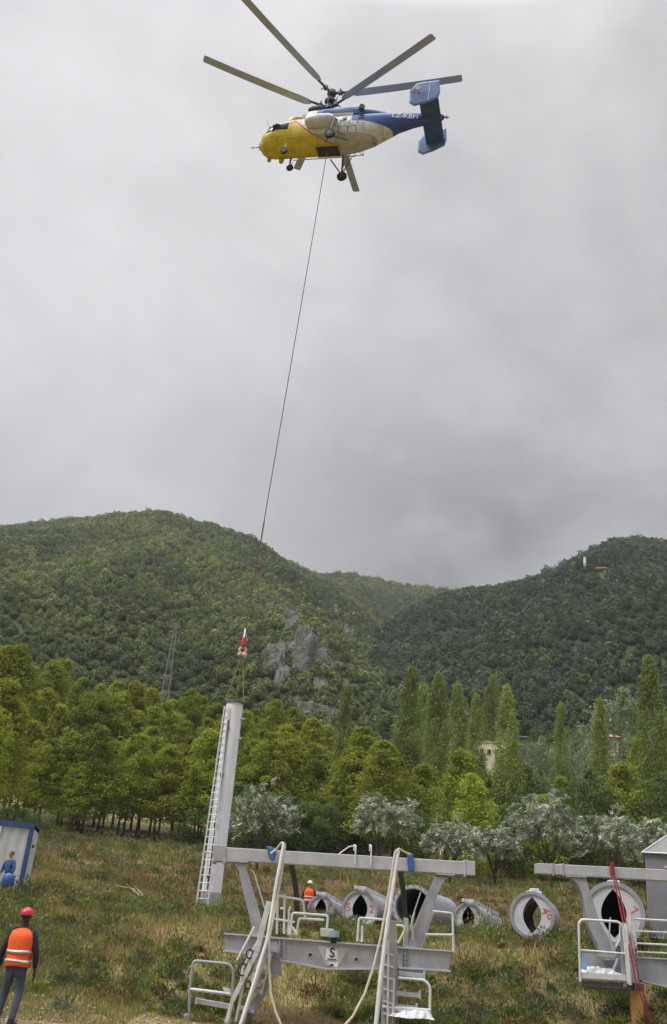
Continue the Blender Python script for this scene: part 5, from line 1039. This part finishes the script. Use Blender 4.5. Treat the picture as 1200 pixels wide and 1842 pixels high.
    if head:
        mb = MB(); c = hd + V(0, -.002, .085); R_ = []
        for j in range(8):
            t = j / 7 * math.pi / 2; R_.append([c + V(.112 * math.cos(t) * math.cos(a), .138 * math.cos(t) * math.sin(a), .115 * math.sin(t) + .01) for a in [6.2832 * i / 20 for i in range(20)]])
        mb.rings(R_); mb.rings([[c + V(r * math.cos(a), r * 1.2 * math.sin(a) + (.035 if math.sin(a) > .3 else 0), z) for a in [6.2832 * i / 20 for i in range(20)]] for r, z in ((.108, .012), (.117, .004), (.117, -.002), (.108, .0))]); obj('hard_hat', mb, head, root, smooth=True, local=True)
    mb = MB(); mb.ell(hd + V(0, -.022, .098), (.086, .098, .086), 14, 10); obj('hair', mb, mat('hair %d' % int(hair[0] * 100), hair, .8, 0, scale=20), root, smooth=True, local=True)
    return root
def people():
    orange = mat('orange vest cloth', (.92, .13, .02), .7, 0, scale=5, col2=(.74, .10, .025), bump=.5); dk = mat('black sleeves', (.015, .015, .018), .8, 0, scale=9); jn = mat('grey blue jeans', (.075, .09, .125), .85, 0, scale=6, bump=.4); bt = mat('dark boots', (.025, .022, .02), .7, 0)
    p = P(13, 1829, 18.9)
    person((p[0], p[1], -.02), math.radians(-8), 'person in an orange vest and red hard hat, back turned, watching the load', {'lf': (-.20, .05, 0), 'rf': (.10, -.04, 0), 'lh': (-.33, .03, .80), 'rh': (.30, .05, .80), 'elb': (.05, -.03, 0), 'nod': 1}, dk, jn, bt, head=mat('red helmet', (.50, .03, .055), .3, 0, scale=2, var=.04), vest=orange, height=1.80, glove=mat('dark skin and gloves', (.06, .035, .03), .7, 0))
    bl = mat('blue work jacket', (.035, .09, .24), .8, 0, scale=7, bump=.5); kh = mat('khaki trousers', (.26, .22, .16), .85, 0)
    p = P(8, 1600, 38.5)
    person((p[0], p[1], -.05), math.radians(150), 'person in blue work clothes standing before the container, carrying a blue bag', {'lh': (-.26, .12, .92), 'rh': (.28, .10, .95)}, bl, kh, bt, height=1.78, hair=(.12, .09, .07))
    q = P(15, 1581, 38.2); mb = MB(); rg = []
    for z, w in ((-.26, .14), (-.22, .21), (-.05, .23), (.12, .19), (.2, .07)): rg.append([q + np.array([w * math.cos(a) * (1 + .08 * math.sin(3 * a)), w * .6 * math.sin(a), z]) for a in [6.2832 * i / 16 for i in range(16)]])
    mb.rings(rg); mb.torus(q + np.array([0, 0, .24]), .06, .012, np.array([[1, 0, 0], [0, 0, 1], [0, 1, 0]]), 12, 5); tag(obj('bag', mb, mat('shiny blue bag', (.025, .09, .28), .35, 0, scale=6, bump=.6), smooth=True), 'bulging blue bag carried by the person in blue', 'bag')
    p = P(552, 1655, 46); person((p[0], p[1], 0), math.radians(178), 'person in an orange vest and white hard hat beside the smallest tower tube', {}, dk, jn, bt, head=mat('white helmet', (.75, .75, .72), .4, 0), vest=orange, height=1.76)
    wsh = mat('white shirt', (.62, .64, .66), .8, 0); bj = mat('blue jeans', (.04, .07, .16), .85, 0); rd = mat('dull red shirt', (.30, .09, .06), .85, 0); og = mat('dull orange shirt', (.45, .12, .06), .85, 0)
    p = P(220, 1502, 122); person((p[0], p[1], 0), math.radians(150), 'distant person in a white shirt and jeans at the edge of the plantation', {'bend': .3}, wsh, bj, bt, height=1.75)
    p = P(279, 1504, 122); person((p[0], p[1], 0), math.radians(170), 'distant person in dull red at the edge of the plantation', {'bend': .5}, rd, mat('brown trousers', (.12, .08, .06), .9, 0), bt, height=1.75)
    p = P(366, 1506, 120); person((p[0], p[1], 0), math.radians(190), 'distant person in an orange top just left of the hanging tower ladder', {}, og, dk, bt, height=1.75)
people()
# ------------------------------------------------------------ container, cabin, houses, pylon, ridge things
def container():
    g0 = P(42, 1600, 41); h = P(63, 1484, 41); c0 = np.array([h[0], h[1], 2.25]); z0, z1 = 2.25, h[2]; a = math.radians(9); fx = np.array([-math.cos(a), -math.sin(a), 0]); dx = np.array([-math.sin(a), math.cos(a), 0]); up = np.array([0, 0, 1.]); W_, Dp = 6.0, 2.4; Hh = z1 - z0
    root = thing('site_container', c0, 'white corrugated site container with blue frame edges and a window', 'container')
    pw = mat('white container panel', (.60, .61, .62), .5, 0, scale=1.2, col2=(.50, .50, .49)); bf = mat('blue container frame', (.04, .085, .22), .45, 0, scale=2)
    q = lambda u, v, w: c0 + fx * u + dx * v + up * w
    def corr(o_, d, L, nrm):
        mb = MB(); n = int(L / .1); lo, hi = [], []
        for i in range(n + 1):
            off = .018 if i % 4 < 2 else -.0; p = o_ + d * (L * i / n) + nrm * off; lo.append(p + up * .12); hi.append(p + up * (Hh - .14))
        mb.add(lo + hi, [(i, i + 1, n + 2 + i, n + 1 + i) for i in range(n)]); return mb
    obj('front_wall', corr(q(.16, .03, 0), fx, W_ - .3, -dx), pw, root); obj('side_wall', corr(q(.03, .1, 0), dx, Dp - .2, -fx), pw, root)
    mb = MB(); mb.quadbox(q(.1, Dp - .02, Hh / 2), q(W_, Dp - .02, Hh / 2), .03, Hh - .1); mb.quadbox(q(W_ - .02, 0, Hh / 2), q(W_ - .02, Dp, Hh / 2), .03, Hh - .1); obj('rear_walls', mb, pw, root)
    mb = MB()
    for u in (.085, W_ - .085): mb.quadbox(q(u, .03, .0), q(u, .03, Hh), .17, .15, up=dx)
    for u in (.085, W_ - .085): mb.quadbox(q(u, Dp, .0), q(u, Dp, Hh), .12, .12, up=dx)
    mb.quadbox(q(.0, .0, Hh - .06), q(W_, .0, Hh - .06), .1, .15); mb.quadbox(q(.0, .0, .06), q(W_, .0, .06), .1, .12); obj('frame', mb, bf, root)
    mb = MB(); mb.quadbox(q(.0, Dp / 2, Hh + .03), q(W_, Dp / 2, Hh + .03), Dp + .06, .06); obj('roof', mb, bf, root)
    x = 1.36; mb = MB(); mb.quadbox(q(x, -.0, Hh - .95), q(x + 1.1, -.0, Hh - .95), .06, .95); w_ = obj('window', mb, mat('white window frame', (.72, .72, .74), .4, 0), root); mb = MB(); mb.quadbox(q(x + .08, -.04, Hh - .95), q(x + 1.02, -.04, Hh - .95), .02, .80); obj('pane', mb, mat('window glass', (.05, .06, .07), .1, 0), w_)
    mb = MB(); mb.quadbox(q(x - .15, -.02, Hh - .31), q(x + 1.3, -.02, Hh - .31), .03, .30); sg = obj('sign', mb, mat('white sign', (.74, .74, .78), .5, 0), root)
    vs, fs = text_mesh('U', .26, .008); mb = MB(); o_ = q(x + .02, -.04, Hh - .31); mb.add([o_ - fx * v[0] + up * v[1] for v in vs], fs); obj('letter', mb, mat('dark letter', (.05, .05, .09), .6, 0), sg)
    mb = MB(); mb.box(q(-.03, .6, Hh - .75), (.08, .12, .12)); obj('socket', mb, DSTEEL, root)
container()
def cabin():
    Y = 32.0; a = A(1160, 1535, Y); b = A(1167, 1687, Y); root = thing('grey_cabin', (a[0], a[1], b[2]), 'tall grey sheet metal cabin with a shallow pyramid roof on a slatted base', 'cabin')
    OFF[root.name] = np.zeros(3); root.rotation_euler.z = -math.atan2(a[0], a[1]) - math.radians(1.5)
    gm = mat('grey sheet metal', (.24, .24, .26), .5, .2, scale=1.4, col2=(.185, .185, .20)); W_ = 2.6; Hh = a[2] - b[2]
    mb = MB(); mb.box((W_ / 2, W_ / 2, Hh / 2), (W_, W_, Hh)); obj('walls', mb, gm, root, bevel=.02)
    e = .08; mb = MB(); base = [(-e, -e, Hh + .02), (W_ + e, -e, Hh + .02), (W_ + e, W_ + e, Hh + .02), (-e, W_ + e, Hh + .02)]; ap = (W_ / 2, W_ / 2, Hh + 1.15); mb.add(base + [ap], [(0, 1, 4), (1, 2, 4), (2, 3, 4), (3, 0, 4), (3, 2, 1, 0)]); rf = obj('roof', mb, mat('roof sheet', (.15, .15, .13), .5, .2, scale=2), root)
    mb = MB()
    for p in base: mb.tube([p, ap], .035, 6)
    for i in range(4): mb.tube([base[i], base[(i + 1) % 4]], .03, 6)
    obj('roof_trim', mb, STEEL2, rf)
    mb = MB(); mb.quadbox((0, -.01, .03), (W_, -.01, .03), .04, .06); obj('sill_band', mb, STEEL, root)
    for x, z in ((.68, Hh - .38), (.72, Hh - 1.2)):
        mb = MB(); mb.box((x, -.02, z), (.22, .05, .09)); mb.box((x, -.04, z - .05), (.22, .04, .02), mi=1); obj('vent', mb, [STEEL2, BLACK], root)
    mb = MB()
    for i in range(14): mb.box((.1 + i * .18, .1, -.25), (.06, .05, .5))
    obj('base_slats', mb, DSTEEL, root); mb = MB(); mb.box((W_ / 2, W_ / 2 + .1, -.3), (W_ - .4, W_ - .4, .6)); obj('base_core', mb, DARKI, root)
cabin()
def house(px0, px1, pytop, D, depth, wallm, label, win=(), roofm=None, roofh=0):
    a, b = P(px0, pytop, D), P(px1, pytop, D); g = Hs(*(a[:2] + b[:2]) / 2) - 1.5; W_ = np.linalg.norm(b - a); c = (a + b) / 2; d = (b - a) / W_; d[2] = 0; n = np.array([-d[1], d[0], 0]); root = thing('house', (c[0], c[1], g), label, 'house')
    q = lambda u, v, z: np.array([c[0], c[1], 0]) + d * u + n * v + np.array([0, 0, z]); z1 = a[2]
    mb = MB(); mb.quadbox(q(-W_ / 2, depth / 2, (g + z1) / 2), q(W_ / 2, depth / 2, (g + z1) / 2), depth, z1 - g); wl_ = obj('walls', mb, wallm, root)
    if roofm:
        mb = MB(); e = .5; bs = [q(-W_ / 2 - e, -e, z1 + .01), q(W_ / 2 + e, -e, z1 + .01), q(W_ / 2 + e, depth + e, z1 + .01), q(-W_ / 2 - e, depth + e, z1 + .01)]; mb.add(bs + [q(-W_ * .2, depth / 2, z1 + roofh), q(W_ * .2, depth / 2, z1 + roofh)], [(0, 1, 5, 4), (1, 2, 5), (2, 3, 4, 5), (3, 0, 4), (3, 2, 1, 0)]); obj('roof', mb, roofm, root)
    else:
        mb = MB(); mb.quadbox(q(-W_ / 2 - .15, depth / 2, z1 + .15), q(W_ / 2 + .15, depth / 2, z1 + .15), depth + .3, .3); obj('parapet', mb, mat('yellow parapet', (.50, .42, .22), .8, 0), root)
    for u, z, w_, h_, m in win:
        mb = MB(); mb.quadbox(q(u - w_ / 2, -.03, z1 - z), q(u + w_ / 2, -.03, z1 - z), .1, h_); f = obj('window', mb, mat('white plaster band', (.68, .64, .56), .8, 0), root); mb = MB(); mb.quadbox(q(u - w_ * .36, -.06, z1 - z), q(u + w_ * .36, -.06, z1 - z), .1, h_ * .8); obj('pane', mb, m, f)
wc = mat('cream wall', (.78, .70, .50), .85, 0, scale=.6, col2=(.52, .45, .32)); wg = mat('dark red window', (.10, .035, .04), .4, 0)
house(858, 912, 1335, 205, 7, wc, 'cream house with dark red windows half hidden behind the poplars', win=((-.55, 1.9, 1.1, 1.3, wg), (.95, 1.9, 1.0, 1.5, wg), (-2.1, 1.9, 1.0, 1.3, wg)))
house(1086, 1112, 1326, 190, 6, mat('pale pink wall', (.52, .42, .34), .85, 0, scale=.6), 'small house with an orange tiled roof between the slim poplar and the grey tree', win=((-.4, .9, .9, .9, mat('pane dark', (.1, .12, .12), .3, 0)),), roofm=mat('orange roof tiles', (.48, .20, .09), .8, 0, scale=3), roofh=1.2)
house(932, 958, 1326, 250, 6, mat('grey plaster', (.20, .21, .21), .85, 0, scale=.6), 'grey house with a pale roof edge right of the cream house', roofm=mat('grey roof tiles', (.12, .12, .13), .8, 0, scale=3), roofh=.9)
def pylon():
    D = 262.; top = P(317, 1122, D); x, y = top[0], top[1]; g = float(hz('left', np.array([math.atan2(x, y)]), np.array([D]))[0]) - 1; Hh = top[2] - g; root = thing('lattice_pylon', (x, y, g), 'grey steel lattice power pylon standing against the left hill', 'pylon')
    mb = MB(); hw = lambda t: 1.25 * (1 - t) + .3; C_ = lambda t, i: np.array([x + hw(t) * (1 if i in (0, 1) else -1), y + hw(t) * (1 if i in (0, 3) else -1), g + Hh * t]); n = 8
    for i in range(4):
        mb.tube([C_(0, i), C_(1, i)], .05, 5)
        for k in range(n):
            t0, t1 = k / n, (k + 1) / n; mb.tube([C_(t0, i), C_(t1, (i + 1) % 4)], .03, 4); mb.tube([C_(t1, i), C_(t0, (i + 1) % 4)], .03, 4)
    obj('lattice', mb, mat('pylon steel', (.24, .25, .24), .6, .2, scale=1), root)
    for t, w in ((.97, 1.5), (.87, 1.9)):
        mb = MB(); z = g + Hh * t; mb.tube([(x - w, y, z), (x + w, y, z)], .10, 5); mb.tube([(x - w, y, z), (x, y, z + 1.2)], .07, 4); mb.tube([(x + w, y, z), (x, y, z + 1.2)], .07, 4); obj('crossarm', mb, MATS['pylon steel'], root)
pylon()
def on_hill(k, px, py, D): p = P(px, py, D); return p[0], p[1], float(hz(k, np.array([math.atan2(p[0], p[1])]), np.array([math.hypot(p[0], p[1])]))[0])
def ridge_things():
    bt_, Dm = SPOTS['mast']; tp = P(1052, 1004, Dm); mb = MB(); mb.tube([bt_ - np.array([0, 0, 6.]), tp], [.85, .8], 12); o = obj('shaft', mb, mat('white mast', (.8, .8, .8), .5, 0)); r = thing('white_mast', bt_, 'small white mast standing on the right hill just below the skyline', 'mast'); OFF[r.name] = np.zeros(3)
    for v in o.data.vertices: v.co = v.co - Vector(bt_.tolist())
    o.parent = r; mb = MB(); mb.tube([np.array([0, 0, 0]) + (tp - bt_), (tp - bt_) + np.array([0, 0, .5])], [.9, .7], 12); obj('cap', mb, STEEL, r, local=True)
    bt_, Dm = SPOTS['tower']; tp = P(1008, 1009, Dm); mb = MB(); mb.tube([np.zeros(3) - np.array([0, 0, 4]), tp - bt_], [.4, .3], 8); r = thing('lift_tower', bt_, 'thin lift tower with a short crossarm on the right skyline, left of the white mast', 'lift tower'); obj('shaft', mb, STEEL, r, local=True); mb = MB(); mb.box((0, 0, tp[2] - bt_[2]), (4.6, .4, .4)); mb.box((2.2, 0, tp[2] - bt_[2] - .4), (.8, 1, .5)); mb.box((-2.2, 0, tp[2] - bt_[2] - .4), (.8, 1, .5)); obj('crossarm', mb, STEEL, r, local=True)
    def blob(spot, rx, rz, m, name, label, cat, seed):
        c = SPOTS[spot][0] + np.array([0, 0, rz * .5]); v, f = ICO2; d = .45 + 1.0 * fbm(v[:, 0] * 3 + seed, v[:, 2] * 3 + v[:, 1] * 2, seed); V = v * d[:, None] * np.array([rx, rx * .7, rz]) + c; tag(npmesh(name, V, f, m), label, cat)
    blob('soil', 5.0, 1.8, mat('bare orange soil', (.27, .14, .085), .95, 0, scale=.5, col2=(.19, .11, .07)), 'soil_heap', 'heap of bare orange soil below the white mast on the right hill', 'soil heap', 3)
    blob('rubble', 2.2, 1.2, mat('pale rubble', (.42, .40, .33), .95, 0, scale=.4), 'rubble_heap', 'pale rubble beside the orange soil on the right hill', 'rubble', 4)
    rk = MATS['grey limestone']; blob('ledge', 5.0, 1.6, mat('pale rock face', (.36, .36, .34), .95, 0, scale=.3, col2=(.2, .2, .17)), 'rock', 'small pale rock ledge on the left flank of the right hill', 'rock', 6)

ridge_things()
def extras():
    # dark shrubs at the foot of the plantation, dead branches in the grass
    rg = random.Random(8)
    for i, (px, py, D) in enumerate(((430, 1412, 112), (455, 1440, 108), (520, 1425, 115), (548, 1445, 112), (580, 1438, 114), (610, 1450, 116), (350, 1452, 118), (30, 1448, 104), (65, 1462, 110), (640, 1455, 118), (765, 1468, 112), (1130, 1470, 112), (1185, 1480, 108), (1045, 1470, 114))):
        tree('shrub', 'dark', px, py, D, ['dark shrub right of the hanging tower under the trees', 'dark shrub behind the leftmost silver tree', 'dark shrub right of the leftmost silver tree', 'low dark shrub left of the slim pale poplar', 'dark shrub under the right end of the plantation', 'dark shrub between the plantation and the flat topped silver tree', 'dark shrub left of the hanging tower ladder', 'dark shrub above the container', 'dark shrub above the right end of the container', 'dark shrub left behind the flat topped silver tree', 'dark shrub between the first two large silver trees', 'dark shrub behind the wide silver tree', 'dark shrub at the right edge behind the cabin', 'dark shrub right behind the biggest silver tree'][i], 'shrub', wide=1.1)
    for i, (a, b, lab) in enumerate((((213, 1568), (256, 1602), 'longer bare pale branch lying in the grass right of the container'), ((228, 1590), (262, 1606), 'shorter bare branch beside the longer one in the grass'))):
        p, q = P(a[0], a[1], 47), P(b[0], b[1], 45); p[2] = Hs(p[0], p[1]) + .35; q[2] = Hs(q[0], q[1]) + .25; mb = MB(); m_ = (p + q) / 2 + np.array([.1, 0, .12]); mb.tube([p, m_, q], [.03, .05, .06], 6); mb.tube([m_, m_ + np.array([-.4, .1, .3])], [.03, .01], 5); tag(obj('dead_branch', mb, mat('bleached wood', (.24, .17, .10), .9, 0, scale=6)), lab, 'branch')
extras()
# ------------------------------------------------------------ air
def haze():
    mb = MB(); mb.box((0, 870, 330), (4600, 2560, 760)); m = bpy.data.materials.new('thin haze'); m.use_nodes = True; nt = m.node_tree; nt.nodes.remove(nt.nodes['Principled BSDF']); v = N(nt, 'ShaderNodeVolumePrincipled'); v.inputs['Density'].default_value = .000115; v.inputs['Color'].default_value = (.86, .88, .94, 1); v.inputs['Anisotropy'].default_value = .1
    nt.links.new(v.outputs[0], nt.nodes['Material Output'].inputs['Volume']); tag(obj('haze', mb, m), kind='stuff')
haze()
S.cycles.volume_step_rate = 4; S.cycles.max_bounces = 6; S.cycles.volume_bounces = 1
